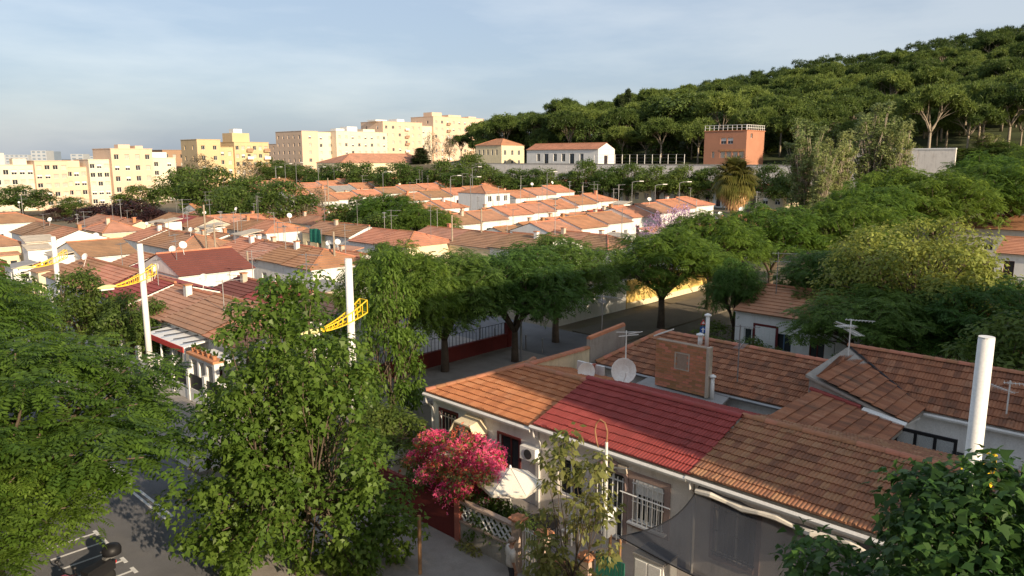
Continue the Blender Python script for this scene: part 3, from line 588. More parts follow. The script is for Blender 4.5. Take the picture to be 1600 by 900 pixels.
# ------------------------------------------------------------------ front yards and pavement of the near row
fw = thing('lattice_fence', 'yard wall with white lattice blocks between a pink post and a brick post', 'fence', G(-17.35, 15.72, .12))
MB().box(.12, 2.5, 0, .16, 0, .72).build('base_wall', 'wall_grey', fw); MB().box(.1, 2.52, -.03, .19, .72, .78).build('lower_rail', 'brick_tan', fw); MB().box(.1, 2.52, -.03, .19, 1.42, 1.5).build('upper_rail', 'brick_tan', fw)
lt = MB()
a_ = MB().box(-.02, .02, .05, .11, -.13, .13).mesh('lattice_bar', 'frame_white')
nx, nz = 17, 4
for i in range(nx):
    for j in range(nz):
        link('lattice_bar', a_, fw, (.2 + i * .142, 0, .86 + j * .16), (0, R(45 if (i + j) % 2 else -45), 0))
MB().box(-.13, .11, -.05, .22, 0, 1.62).build('post', 'wall_pinkred', fw)
def brick_post(label, a, b, h):
    p = thing('brick_post', label, 'post', G(a, b, .12)); MB().box(-.15, .15, -.15, .15, 0, h).build('shaft', 'brick_tan', p); MB().box(-.23, .23, -.23, .23, h, h + .07).build('cap', 'coping', p); MB().lathe([(.3, 0), (.05, .1)], 4, (0, 0, h + .07)).build('cap_top', 'coping', p); return p
brick_post('brick gate post with tiled cap beside the walking man', -14.62, 15.8, 1.72); brick_post('brick gate post on the far side of the white gate', -13.55, 15.8, 1.62); brick_post('brick post by the green fence under the lamp pole', -11.9, 15.8, 1.5)
gt = thing('yard_gate', 'white barred metal gate between two brick posts', 'gate', G(-14.45, 15.8, .16))
br = MB().box(-.014, .014, -.014, .014, 0, 1.5).mesh('gate_bar', 'metal_white')
for i in range(7): link('gate_bar', br, gt, (.03 + i * .11, 0, 0))
for zz in (.1, .75, 1.4): MB().box(0, .7, -.03, -.012, zz, zz + .04).build('gate_rail', 'metal_white', gt)
rwl = thing('maroon_yard_wall', 'maroon painted yard wall with gate below the bougainvillea', 'wall', G(-22.9, 15.72, .12)); MB().box(0, 5.4, 0, .16, 0, 1.35).build('wall_panel', 'wall_red', rwl); MB().box(1.2, 2.4, -.03, -.003, .05, 1.25).build('gate_leaf', 'frame_maroon', rwl)
sw = thing('corner_side_wall', 'white side wall of the corner yard along the cross street', 'wall', G(-23.05, 15.9, .12)); MB().box(0, .15, 0, 3.5, 0, 1.1).build('wall_panel', 'wall_white', sw)
for a, l in ((-13.35, 1.3), (-11.7, 3.2), (-8.3, 4.0)):
    q = thing('yard_wall', {-13.35: 'low brick yard wall behind the young street tree', -11.7: 'low yard wall under the edge of the shade net', -8.3: 'long low yard wall under the shade net by the plane tree'}[a], 'wall', G(a, 15.72, .12)); MB().box(0, l, 0, .16, 0, .95).build('wall_panel', 'wall_grey', q); MB().box(-.02, l + .02, -.04, .2, .95, 1.0).build('coping', 'coping', q)
gf = thing('green_fence', 'short green slatted fence beside the lamp pole', 'fence', G(-11.6, 15.82, 1.12)); gb = MB().box(0, .08, 0, .02, 0, .8).mesh('slat', 'cloth_teal')
for i in range(10): link('slat', gb, gf, (i * .1, 0, 0))
# parasol
um = thing('parasol', 'cream square parasol open over the yard table', 'parasol', G(-16.1, 17.0, .12), GRID + R(10))
MB().tube([(0, 0, 0), (0, 0, 2.66)], .03, 8).build('pole', 'metal_white', um); MB().lathe([(.3, 0), (.3, .06), (.05, .1)], 12).build('base', 'wall_grey', um)
ctr = (0, 0, 2.62); cn = [(1.12 * math.cos(R(30 + 60 * i)), 1.12 * math.sin(R(30 + 60 * i)), 2.1) for i in range(6)]
for i in range(6):
    p, q = cn[i], cn[(i + 1) % 6]; mid = ((p[0] + q[0]) / 2, (p[1] + q[1]) / 2, 2.1); mb = MB()
    m1 = [(p[k] + ctr[k]) / 2 for k in range(3)]; m2 = [(q[k] + ctr[k]) / 2 for k in range(3)]; mc = [(mid[k] + ctr[k]) / 2 for k in range(3)]
    mb.add([ctr, m1, mc, m2, p, mid, q, (p[0], p[1], 1.98), (mid[0], mid[1], 1.98), (q[0], q[1], 1.98)], [(0, 1, 2), (0, 2, 3), (1, 4, 5, 2), (2, 5, 6, 3), (4, 7, 8, 5), (5, 8, 9, 6)]); mb.build('canopy_panel', 'cloth_cream', um)
    MB().tube([ctr, (p[0], p[1], p[2] - .01)], .012, 4).build('rib', 'metal_grey', um)
MB().lathe([(.05, 0), (.03, .08)], 8, (0, 0, 2.62)).build('finial', 'metal_white', um)
tb = thing('yard_table', 'dark round table under the cream parasol', 'table', G(-15.2, 17.6, .12)); MB().lathe([(.6, .7), (.62, .74), (.02, .74)], 20).build('table_top', 'black', tb); MB().tube([(0, 0, 0), (0, 0, .7)], .05, 8).build('pedestal', 'black', tb); MB().lathe([(.3, 0), (.3, .03), (.05, .06)], 14).build('foot', 'black', tb)
ch = thing('yard_chair', 'white plastic chair beside the dark round table', 'chair', G(-14.5, 18.3, .12)); MB().box(-.23, .23, -.23, .23, .4, .45).build('seat', 'frame_white', ch); MB().box(-.23, .23, .19, .24, .45, .9).build('backrest', 'frame_white', ch)
for x in (-.2, .2):
    for y in (-.2, .2): MB().box(x - .02, x + .02, y - .02, y + .02, 0, .4).build('leg', 'frame_white', ch)
ac = thing('air_conditioner', 'grey air conditioning unit on the wall beside the corner house downpipe', 'air conditioner', G(-17.4, 19.1, 2.0)); MB().box(-.2, .55, 0, .3, 0, .5).build('case', 'metal_white', ac); MB().lathe([(.19, 0), (.19, .02), (.02, .02)], 16).build('fan_grille', 'dark', ac, loc=(.2, -.001, .25), rot=(R(90), 0, 0))
fr = thing('white_cabinet', 'tall white metal cabinet standing under the edge of the shade net', 'cabinet', G(-10.75, 16.5, .12)); MB().box(0, .95, 0, .75, 0, 1.75).build('body', 'metal_white', fr)
for i in range(2): MB().box(.05 + i * .45, .43 + i * .45, -.03, -.003, .15, 1.65).build('cabinet_door', 'frame_white', fr)
MB().box(-.03, .98, -.03, .78, 1.75, 1.82).build('cabinet_top', 'roof_grey', fr)
wk = thing('notice_board', 'white board on a wooden post in front of the grey house', 'board', G(-12.75, 17.9, .12)); MB().box(0, .06, 0, .45, .95, 1.85).build('board', 'frame_white', wk); MB().tube([(.03, .2, 0), (.03, .2, 1.0)], .05, 6).build('post', 'wood', wk)
sc_ = thing('laundry_screen', 'white plastic tub and wicker panel leaning under the shade net', 'screen', G(-9.5, 16.4, .12)); MB().slab([(0, 0, 1.2), (1.0, 0, 1.5), (1.0, .06, 1.5), (0, .06, 1.2)], 1.1).build('tub_side', 'frame_white', sc_); MB().slab([(1.2, .5, 1.6), (1.8, .9, 1.9), (1.8, .95, 1.9), (1.2, .55, 1.6)], 1.3).build('wicker_panel', 'wall_cream', sc_)
# shade net hung from the eave
nb = MB(); nx, ny = 24, 12
for i in range(nx + 1):
    for j in range(ny + 1):
        u, v_ = i / nx, j / ny
        aa = (-11.25 + 6.6 * u) * (1 - v_) + (-10.35 + 6.4 * u) * v_ + .35 * math.sin(math.pi * v_) * (1 - u)
        bb = 16.45 + 2.95 * v_ ; zz = (2.25 - .25 * math.sin(math.pi * u * 1.0)) * (1 - v_) + (3.12 - .16 * math.sin(math.pi * min(1, u * 1.1))) * v_ - .32 * math.sin(math.pi * v_) * (.5 + .5 * math.sin(math.pi * u)) + .025 * math.sin(u * 40) * v_
        nb.v.append(tuple(G(aa, bb, zz)))
nb.f = [(i * (ny + 1) + j, (i + 1) * (ny + 1) + j, (i + 1) * (ny + 1) + j + 1, i * (ny + 1) + j + 1) for i in range(nx) for j in range(ny)]; nb.mi = [0] * len(nb.f)
nr = thing('shade_net', 'black mesh shade net slung from the eave over the front yard', 'shade net', (0, 0, 0), 0); nb.build('net', 'shade_net', nr, True)
MB().tube([nb.v[i * (ny + 1)] for i in range(nx + 1)], .02, 4).build('hem_rope', 'black', nr); MB().tube([nb.v[j] for j in range(ny + 1)], .02, 4).build('side_hem', 'black', nr)
for aa in (-11.2, -8.0, -4.8): MB().tube([tuple(G(aa, 16.45, .1)), tuple(G(aa, 16.45, 2.2))], .03, 6).build('prop', 'wood' if aa < -9 else 'metal_grey', nr)
aw = thing('rolled_awning', 'grubby white rolled fabric strip under the ochre roof eave', 'awning', G(-10.3, 19.2, 3.05)); MB().tube([(i * .5, -.1 - .04 * math.sin(i * 2), .06 * math.sin(i * 1.7) - .02 * i * .3) for i in range(13)], [.09 + .03 * math.sin(i * 3) for i in range(13)], 7).build('fabric_roll', 'cloth_cream', aw)
# lamp pole with wire hoop, stakes, terracotta flue
tl = thing('hoop_pole', 'thin cream pole with a bent metal hoop at its tip', 'pole', G(-12.45, 17.4, .12)); MB().tube([(0, 0, 0), (0, 0, 4.4)], [.06, .045], 8).build('shaft', 'metal_white', tl)
MB().tube([(0, 0, 4.4), (.02, 0, 4.75), (-.08, 0, 5.0), (-.25, 0, 5.06), (-.4, 0, 4.9), (-.44, 0, 4.65), (-.38, 0, 4.35), (-.3, 0, 4.15)], .022, 6).build('hoop', 'wood', tl)
MB().tube([(0, 0, 3.6), (-.7, 0, 3.5)], .014, 4).tube([(0, 0, 3.6), (.7, .4, 3.62)], .014, 4).build('wire', 'metal_grey', tl)
MB().tube([(0, 0, 0), (.02, 0, 2.0)], .06, 7).build('tree_stake', 'wood', None, loc=G(-16.7, 13.5, .1), rot=GRID, label='pale wooden stake on the pavement by the big plane tree', cat='stake')
# tall lamp posts with yellow truss arms
def truss_lamp(label, a, b, h, arm_z, rot, L_=5.0, s=1.0, r=.15, back=1.6):
    t_ = thing('street_lamp', label, 'street lamp', G(a, b, .1), rot, 'white lamp posts with yellow truss arms')
    MB().tube([(0, 0, 0), (0, 0, h)], [r * 1.15, r], 16).build('post', 'metal_white', t_, True); MB().lathe([(r * .98, h), (r * .98, h + .03), (.01, h + .03)], 16).build('post_cap', 'metal_white', t_)
    MB().lathe([(r * 1.5, 0), (r * 1.5, .05), (r * 1.15, .08)], 16).build('base_flange', 'metal_grey', t_); MB().lathe([(r * 1.1, arm_z - .1), (r * 1.14, arm_z - .05), (r * 1.14, arm_z + .45), (r * 1.1, arm_z + .5)], 16).build('arm_collar', 'metal_white', t_); MB().box(-.07, .07, -r * 1.2, -r * .9, .5, 1.0).build('service_hatch', 'metal_grey', t_)
    n = 9; mb = MB()
    xs = [-back + (L_ + back) * i / n for i in range(n + 1)]
    # curved lattice arm: rises behind the post, tapers to the lamp head
    def cz(x): q = (L_ - x) / (L_ + back); return arm_z - .15 + .5 * q * q
    def hh(x): q = (L_ - x) / (L_ + back); return .1 + .42 * q
    def ww(x): q = (L_ - x) / (L_ + back); return .05 + .2 * q
    for sx in (-1, 1):
        mb.tube([(x, sx * ww(x), cz(x)) for x in xs], .028, 5); mb.tube([(x, sx * ww(x), cz(x) + hh(x)) for x in xs], .028, 5)
        for i, x in enumerate(xs): mb.tube([(x, sx * ww(x), cz(x)), (x, sx * ww(x), cz(x) + hh(x))], .022, 4)
    for x in xs: mb.tube([(x, -ww(x), cz(x)), (x, ww(x), cz(x))], .022, 4); mb.tube([(x, -ww(x), cz(x) + hh(x)), (x, ww(x), cz(x) + hh(x))], .022, 4)
    ar = mb.build('truss_arm', 'metal_yellow', t_)
    hd = MB(); hd.add(*(lambda k: ([(L_ + .0 + .95 * (i / 8), math.sin(math.pi * min(.98, .12 + i / 8 * .86)) * .2 * math.cos(2 * math.pi * j / k), cz(L_) + .05 + math.sin(math.pi * min(.98, .12 + i / 8 * .86)) * .13 * math.sin(2 * math.pi * j / k)) for i in range(9) for j in range(k)], [(i * k + j, i * k + (j + 1) % k, (i + 1) * k + (j + 1) % k, (i + 1) * k + j) for i in range(8) for j in range(k)]))(10))
    hd.build('lamp_head', 'lamp_cream', t_, True); MB().box(L_ + .15, L_ + .8, -.15, .15, cz(L_) - .1, cz(L_) - .02).build('lamp_glass', 'frame_white', t_); return t_
truss_lamp('tall white lamp post with yellow truss arm over the left terrace roofs', -42.6, 15.3, 8.25, 6.2, GRID + R(-90), 1.4, back=.66)
truss_lamp('white lamp post half hidden by the feathery left trees', -56.5, 14.8, 7.7, 5.9, GRID + R(-90), 1.4, back=.66)
truss_lamp('white lamp post rising behind the big plane tree', -25.0, 16.9, 8.9, 6.3, GRID + R(-90), 1.4, back=.66)
truss_lamp('thick white lamp post beside the brown tiled roofs', -2.72, 15.8, 9.6, 6.25, GRID + R(-90), 1.8, back=.8, r=.14)
# traffic sign at the back street
ts = thing('traffic_sign', 'triangular warning sign over a blue plate at the cross street', 'sign', G(*AB(*pt(1097, 530, 46).xy), 0), R(10))
MB().tube([(0, 0, 0), (0, 0, 2.9)], .035, 6).build('post', 'metal_grey', ts); MB().slab([(0, 0, 0), (.4, 0, 0), (.2, .35, 0)], .02).build('warning_triangle', 'sign_red', ts, loc=(-.2, -.06, 2.55), rot=(R(90), 0, 0)); MB().slab([(.09, .05, .01), (.31, .05, .01), (.2, .25, .01)], .012).build('triangle_face', 'frame_white', ts, loc=(-.2, -.068, 2.55), rot=(R(90), 0, 0)); MB().box(-.2, .2, -.07, -.04, 2.0, 2.42).build('blue_plate', 'sign_blue', ts)
MB().slab([(0, 0, .0), (.09, 0, .0), (.09, .18, .0), (.18, .18, .0), (.045, .33, .0), (-.09, .18, .0), (0, .18, .0)], .006).build('plate_arrow', 'frame_white', ts, loc=(-.045, -.072, 2.04), rot=(R(90), 0, 0))
# motorcycle
mo = thing('motorcycle', 'dark scooter with red front shield and black top box in the marked bays', 'motorcycle', G(-23.1, 5.95, .02), GRID + R(-72), None, 1.0)
for x in (-.62, .68):
    wv = MB(); wv.lathe([(.2, -.06), (.29, -.05), (.3, 0), (.29, .05), (.2, .06)], 18); wo_ = wv.build('wheel', 'rubber', mo, True, loc=(x, 0, .3), rot=(R(90), 0, 0)); MB().lathe([(.2, -.03), (.2, .03)], 14).build('rim', 'metal_grey', wo_)
mb = MB(); mb.add([(-.85, -.16, .55), (.1, -.18, .45), (.1, .18, .45), (-.85, .16, .55), (-.9, -.12, .8), (.05, -.16, .72), (.05, .16, .72), (-.9, .12, .8)], [(0, 3, 2, 1), (4, 5, 6, 7), (0, 1, 5, 4), (1, 2, 6, 5), (2, 3, 7, 6), (3, 0, 4, 7)]); mb.build('tail_body', 'black', mo)
MB().box(0, .5, -.17, .17, .26, .36).build('footboard', 'black', mo); MB().slab([(.42, -.2, .95), (.6, -.18, 1.0), (.6, .18, 1.0), (.42, .2, .95)], .65).build('front_shield', 'paint_red', mo); MB().slab([(.52, -.1, .55), (.95, -.08, .6), (.95, .08, .6), (.52, .1, .55)], .08).build('front_mudguard', 'black', mo)
MB().slab([(-.75, -.15, .9), (.05, -.17, .84), (.05, .17, .84), (-.75, .15, .9)], .1).build('seat', 'black', mo); MB().tube([(.48, -.36, 1.12), (.55, -.15, 1.06), (.55, .15, 1.06), (.48, .36, 1.12)], .022, 6).build('handlebar', 'black', mo)
for y in (-.34, .34): MB().tube([(.5, y, 1.1), (.56, y * 1.15, 1.32)], .012, 4).ball((.56, y * 1.17, 1.36), .07, 8, .7).build('mirror', 'black', mo)
bx = MB(); n = 12
bx.lathe([(.2, 0), (.27, .03), (.28, .16), (.24, .28), (.12, .33), (.01, .34)], 14); bx.build('top_box', 'black', mo, True, loc=(-.88, 0, .95)); MB().box(-.99, -.6, -.08, .08, .86, .95).build('rack', 'metal_grey', mo); MB().ball((.66, 0, .86), .09, 8).build('headlight', 'frame_white', mo); MB().box(-.95, -.9, -.08, .08, .66, .74).build('tail_light', 'sign_red', mo)
# the man walking by the gate, seen from behind
def person():
    root = thing('person', 'man in pale shirt and dark trousers walking past the white gate', 'person', G(-13.95, 14.75, .12), GRID + R(-25))
    vs = [(0, 0, .92), (0, 0, 1.1), (0, .01, 1.3), (0, 0, 1.42), (0, .02, 1.5), (0, .05, 1.6), (0, .05, 1.7),
          (-.17, 0, 1.4), (-.24, -.02, 1.14), (-.25, .06, .9), (-.25, .09, .8), (.17, 0, 1.4), (.24, -.03, 1.14), (.25, .03, .9), (.25, .06, .8),
          (-.09, 0, .86), (-.1, .06, .48), (-.1, -.06, .09), (-.1, .1, .04), (.09, 0, .86), (.1, .02, .48), (.1, -.16, .1), (.1, -.02, .04)]
    ed = [(0, 1), (1, 2), (2, 3), (3, 4), (4, 5), (5, 6), (3, 7), (7, 8), (8, 9), (9, 10), (3, 11), (11, 12), (12, 13), (13, 14), (0, 15), (15, 16), (16, 17), (17, 18), (0, 19), (19, 20), (20, 21), (21, 22)]
    rad = [.14, .135, .15, .12, .055, .085, .07, .07, .05, .038, .03, .07, .05, .038, .03, .09, .065, .045, .035, .09, .065, .045, .035]
    me = bpy.data.meshes.new('body'); me.from_pydata(vs, ed, []); o = bpy.data.objects.new('body', me); COL.objects.link(o); o.parent = root
    md = o.modifiers.new('skin', 'SKIN'); o.modifiers.new('sub', 'SUBSURF').levels = 2; o.modifiers['sub'].render_levels = 2
    for sv, r_ in zip(me.skin_vertices[0].data, rad): sv.radius = (r_, r_ * (.72 if r_ > .11 else 1))
    me.skin_vertices[0].data[0].use_root = True
    dg = bpy.context.evaluated_depsgraph_get(); ev = o.evaluated_get(dg); nm = bpy.data.meshes.new_from_object(ev)
    o.modifiers.clear(); o.data = nm; nm.name = 'body'
    for k in ('skin', 'shirt', 'trousers', 'hair'): nm.materials.append(MATS[k])
    for p in nm.polygons:
        c = p.center; p.use_smooth = True
        if c.z > 1.6 and (c.y < .1 or c.z > 1.68): i = 3
        elif c.z > 1.47 or (abs(c.x) > .2 and c.z < 1.12): i = 0
        elif c.z > .93: i = 1
        else: i = 2 if c.z > .07 else 2
        p.material_index = i
    for x in (-.25, .25):
        hb = MB(); y0 = .09 if x < 0 else .06
        hb.box(x - .02, x + .02, y0 - .04, y0 + .04, .70, .80)
        for f in range(4): hb.tube([(x, y0 - .03 + f * .02, .71), (x, y0 - .028 + f * .022, .655), (x + (.01 if x < 0 else -.01), y0 - .02 + f * .022, .615 + .01 * abs(f - 1.5))], .0095, 5)
        hb.tube([(x, y0 + .04, .77), (x, y0 + .065, .73), (x, y0 + .07, .69)], .011, 5); hb.build('hand', 'skin', root, True)
    hd = MB(); hd.ball((0, .05, 1.645), .1, 12, 1.12); hd.tube([(0, .14, 1.66), (0, .172, 1.62)], [.016, .02], 6); hd.ball((-.1, .05, 1.64), .025, 6); hd.ball((.1, .05, 1.64), .025, 6); hd.build('head', 'skin', root, True)
    for x in (-.035, .035): MB().ball((x, .14, 1.66), .012, 6).build('eye', 'dark', root)
    hr = MB(); hr.lathe([(.106, 0), (.104, .05), (.08, .095), (.03, .115), (.005, .118)], 14, (0, .035, 1.655)); hr.build('hair', 'hair', root, True)
    MB().tube([(-.03, .145, 1.6), (.03, .145, 1.6)], .007, 5).build('mouth', 'wall_pinkred', root)
    sh = MB(); sh.lathe([(.19, .9), (.195, 1.0), (.175, 1.15), (.185, 1.3), (.15, 1.42), (.07, 1.48)], 18); so = sh.build('shirt_body', 'shirt', root, True); so.scale = (1.05, .72, 1)
    for x in (-1, 1): MB().tube([(x * .15, 0, 1.42), (x * .21, -.01, 1.3), (x * .245, -.02, 1.12)], [.085, .085, .075], 10).build('sleeve', 'shirt', root, True)
person()
# ------------------------------------------------------------------ left block: front yards
lw = thing('white_yard_wall', 'white yard wall with pillars along the left terrace front', 'wall', G(-62, 15.9, .12)); MB().box(0, 18.5, 0, .15, 0, .9).build('wall_panel', 'wall_white', lw)
pm = MB().box(-.14, .14, -.05, .2, 0, 1.7).mesh('pillar', 'wall_white')
for i in range(8): link('pillar', pm, lw, (i * 2.6 + .2, 0, 0))
lw2 = thing('white_yard_wall', 'white yard wall with dark railing panels near the kerb', 'wall', G(-43.2, 15.9, .12)); MB().box(0, 8.4, 0, .15, 0, .7).build('wall_panel', 'wall_white', lw2)
for i in range(5): link('pillar', pm, lw2, (i * 2.0 + .15, 0, 0))
for i in range(4): MB().box(i * 2.0 + .32, i * 2.0 + 1.98, .04, .09, .72, 1.5).build('railing_panel', 'black', lw2)
pg = thing('pergola', 'flat white canopy over the porch of the left terrace house', 'pergola', G(-45.5, 16.3, .12)); MB().slab([(0, 0, 2.6), (5.2, 0, 2.6), (5.2, 1.6, 2.8), (0, 1.6, 2.8)], .08).build('canopy', 'frame_white', pg)
for i in range(4): MB().tube([(.15 + i * 1.63, .1, 0), (.15 + i * 1.63, .1, 2.55)], .06, 6).build('post', 'frame_white', pg)
for i in range(5): MB().box(i * 1.28, i * 1.28 + .06, 0, 1.6, 2.82, 2.87).build('batten', 'dark', pg)
MB().box(0, 5.2, -.06, -.003, 2.3, 2.6).build('awning_valance', 'cloth_red', pg)
po = thing('porch_arch', 'white arched porch with small tiled top by the pavement', 'porch', G(-39.2, 16.1, .12)); MB().box(0, 3, 0, 1.4, 2.3, 2.5).build('roof_slab', 'wall_white', po); MB().box(-.1, 3.1, -.1, .5, 2.5, 2.62).build('tile_edge', 'terracotta', po)
for i in range(4): MB().box(i * .93, i * .93 + .22, 0, .25, 0, 2.3).build('column', 'wall_white', po)
for i in range(5):
    pp = thing('plant_pot', 'terracotta pot with a small plant on the white porch edge', 'plant pot', G(-39 + i * .62, 16.3, 2.74), group='pots on the porch edge'); MB().lathe([(.09, 0), (.14, .22), (.02, .22)], 10).build('pot', 'terracotta', pp)
    fb = MB(); 
    for q in range(18): an = q * 2.4; rr = .05 + .12 * random.random(); fb.poly([(0, 0, .2), (rr * math.cos(an) + .03, rr * math.sin(an), .3 + .2 * random.random()), (rr * math.cos(an + .5), rr * math.sin(an + .5), .28 + .2 * random.random())])
    fb.build('foliage', 'leaf_round', pp)
rb = thing('red_kerb_wall', 'dark red wall with railing along the cross street pavement', 'wall', G(-34.25, 19.0, .12)); MB().box(-.25, 0, 0, 17.0, 0, .95).build('wall_panel', 'wall_red', rb); MB().box(-.3, .05, 16.9, 17.4, 0, 1.7).build('end_post', 'wall_red', rb)
rl = MB().tube([(0, 0, .95), (0, 0, 1.75)], .016, 4).mesh('railing_bar', 'black')
for i in range(56): link('railing_bar', rl, rb, (-.12, .2 + i * .3, 0))
MB().tube([(-.12, 0, 1.75), (-.12, 17, 1.75)], .02, 4).build('railing_top', 'black', rb)
ww_ = thing('white_street_wall', 'long white wall along the cross street behind the street trees', 'wall', G(-36.0, 43.2, .05)); MB().box(-.2, 0, 0, 9.5, 0, 2.6).build('wall_panel', 'wall_white', ww_)
yw_ = thing('yellow_street_wall', 'yellow rendered house wall glowing behind the forked street tree', 'wall', G(-36.0, 52.8, .05)); MB().box(-.2, 0, 0, 16, 0, 2.5).build('wall_panel', 'wall_yellow', yw_); MB().box(-.004, .03, 0, 16, 0, .5).build('plinth', 'wall_cream', yw_)
for i in range(5):
    bo = thing('bollard', 'dark steel bollard at the side road crossing', 'bollard', G(-31.5 - i * 1.5, 36.4, .1), group='bollards at the crossing'); MB().tube([(0, 0, 0), (0, 0, .95)], .05, 8).build('post', 'metal_grey', bo); MB().ball((0, 0, .97), .06, 8).build('cap', 'metal_grey', bo)
# ------------------------------------------------------------------ the low terraces
rr = random.Random(11)
ROOFS_SPOTS = []
def rw(n, L, style=None):
    """windows and a door spread along a front of length L"""
    out_ = []; k = max(2, int(L // 2.1)); d = rr.randrange(k)
    for i in range(k):
        x = L * (i + .5) / k - .45
        if i == d: out_.append((x, .9, .1, 2.2, 'door'))
        else: out_.append((x, rr.choice((.85, 1.0, 1.15)), rr.choice((.9, 1.0)), 2.15, style or rr.choice(('dark', 'shut', 'half', 'dark', 'blue'))))
    return out_
def spot(h, a, b, ridge, Lx, Ly, he, rise):
    ROOFS_SPOTS.append((a, b, ridge, Lx, Ly, h.location.z, he, rise))
def row(where, ridge, front, s0, widths, Ly, roofs, walls=('wall_white',), he=3.3, rise=1.15, hipL=0, hipR=0, group=None, ends=True, step=0, gap=0, z=None):
    s = s0
    for i, Lx in enumerate(widths):
        a, b = (s, front) if ridge == 'a' else (front, s)
        rf = roofs[i % len(roofs)]; wl = walls[i % len(walls)]
        last, first = i == len(widths) - 1, i == 0
        rn = {'roof_orange': 'orange', 'roof_brown': 'brown', 'roof_darkred': 'dark red', 'roof_red': 'dull red', 'roof_grey': 'grey'}[rf]; wn = {'wall_white': 'white', 'wall_cream': 'cream', 'wall_beige': 'beige', 'wall_yellow': 'yellow'}[wl]
        kind = 'hip ended ' if (last and hipR) or (first and hipL) else ''
        lab = f'{wn} {kind}house with {rn} roof {where}'
        he_ = he + rr.uniform(-.12, .12)
        h = house(lab, a, b, Lx - .04 - gap, Ly, ridge, he_, rise, (hipL if first else 0, hipR if last else 0), rf, wl, rw(i, Lx), [(Ly * .2, .9, 1, 2.1, 'dark'), (Ly * .62, .9, 1, 2.1, 'shut')] if (last and ends) or step else (), group or ('houses ' + where), chimney=(Lx * rr.uniform(.15, .85), Ly * rr.choice((.4, .62))) if rr.random() < .45 else None, z=None if z is None else z, base=2.2 if step else 1.2)
        spot(h, a, b, ridge, Lx, Ly, he_, rise); s += Lx
O_, B_, D_, R_, Gy = 'roof_orange', 'roof_brown', 'roof_darkred', 'roof_red', 'roof_grey'
W_, C_, Bg = 'wall_white', 'wall_cream', 'wall_beige'
row('facing the main street beyond the left trees', 'a', 17.7, -71, [6, 6.4], 6.4, [O_, O_], rise=1.1)
row('with plain painted front beside the lamp post', 'a', 17.7, -58.6, [6.4], 6.4, [R_], he=3.2, rise=1.0)
row('facing the main street behind the white porch', 'a', 17.7, -52.2, [6.2, 5.6, 4.6], 6.4, [B_, B_, O_], he=3.2, rise=1.05)
h = house('detached white house with large dark red roof and blue window frames', -60.8, 24.6, 6.6, 8.2, 'b', 3.5, 1.35, (0, 0), D_, W_, [(1.0, 1.9, .9, 2.3, 'blue'), (3.6, 1.9, .9, 2.3, 'blue')], name='detached_house'); spot(h, -60.8, 24.6, 'b', 6.6, 8.2, 3.5, 1.35)
row('in the yards between the two left terraces', 'a', 25.2, -57, [5.6, 6.2, 5.4], 5.4, [D_, R_, B_], (W_, C_, W_), he=2.6, rise=.8, gap=.5)
row('of the long left terrace with many small windows', 'a', 32.7, -96.4, [5.2, 5.4, 5.4], 7, [O_, O_, B_], hipR=3.2)
row('of the second long left terrace', 'a', 34.6, -76.4, [4.9, 4.9, 4.9, 5.0], 6.6, [O_, B_, O_, O_], hipR=3.2)
row('at the back of the left block', 'a', 47.8, -101, [6, 6], 6.6, [O_, O_], (W_, W_), hipR=3)
row('with pale low walls beside the green tarpaulin', 'a', 52.4, -88, [5.4, 5.6], 6, [B_, O_], (C_, W_), hipR=0)
row('in front of the big round trees', 'a', 50.6, -74.5, [5.2, 6], 7, [O_, O_], (W_, C_), hipR=3.2)
h = house('white house with brown roof and blue shutters among the left terraces', -80.6, 23.4, 5.3, 8.6, 'b', 3.3, 1.1, (0, 0), B_, W_, [(1.2, 1.0, .3, 2.0, 'blue'), (3.1, 1.2, .9, 2.0, 'blue')], name='detached_house'); spot(h, -80.6, 23.4, 'b', 5.3, 8.6, 3.3, 1.1)
row('in front of the dark purple trees', 'b', -107, 33.8, [5.4], 8, [B_], (C_,), hipL=2.6, hipR=2.6)
row('low at the left edge beside the lit tree', 'b', -99, 17.6, [5.6], 7, [B_], (C_,), hipL=0, hipR=2.4)
row('far left with a round door', 'b', -134, 24.6, [9.5], 8, [B_], (W_,), hipR=2.6)
row('with joined brown roofs at the far left', 'a', 26.2, -119, [6, 6, 6.2], 6.2, [B_, B_, O_], (W_, C_, W_), he=3.0)
row('behind the joined brown roofs', 'a', 37.0, -128, [6, 6, 6], 6, [B_, O_, O_], (W_, W_, C_), he=3.0)
row('with yellow end wall near the purple trees', 'b', -125, 56.6, [5.9], 8, [B_], ('wall_yellow',), hipL=2.4, hipR=2.4)
row('with patched roofs in the middle distance', 'a', 46.5, -124, [5.5, 5.5, 5.5], 6, [O_, R_, O_], (W_, W_, Bg), he=3.0)
row('with flat porches in the middle distance', 'b', -108, 50, [5.4, 5.2], 7, [B_, O_], (W_, Bg), he=3.0)
row('of the stepped row above the street trees', 'b', -59.5, 70.4, [5.9] * 7, 7.2, [B_, O_, B_, O_, B_, O_, O_], step=1, hipR=2.6)
row('of the middle stepped row', 'b', -78, 70.6, [5.7] * 7, 7.2, [B_, B_, O_, B_, O_, O_, O_], step=1, hipR=2.6)
row('of the rear stepped row', 'b', -96.5, 79.5, [5.8, 5.8], 7.4, [O_, O_], step=1, hipL=2.6, hipR=2.6)
h = house('two storey white house with hipped orange roof in the rear stepped row', -96.5, 95.2, 6.6, 7.2, 'b', 5.0, 1.2, (2.6, 2.6), O_, W_, [(.8, 1, 1, 2.2), (3, 1, .1, 2.2, 'door'), (5, 1, 1, 2.2), (.8, 1, 3.4, 4.5), (3, 1, 3.4, 4.5), (5, 1, 3.4, 4.5)], name='two_storey_house')
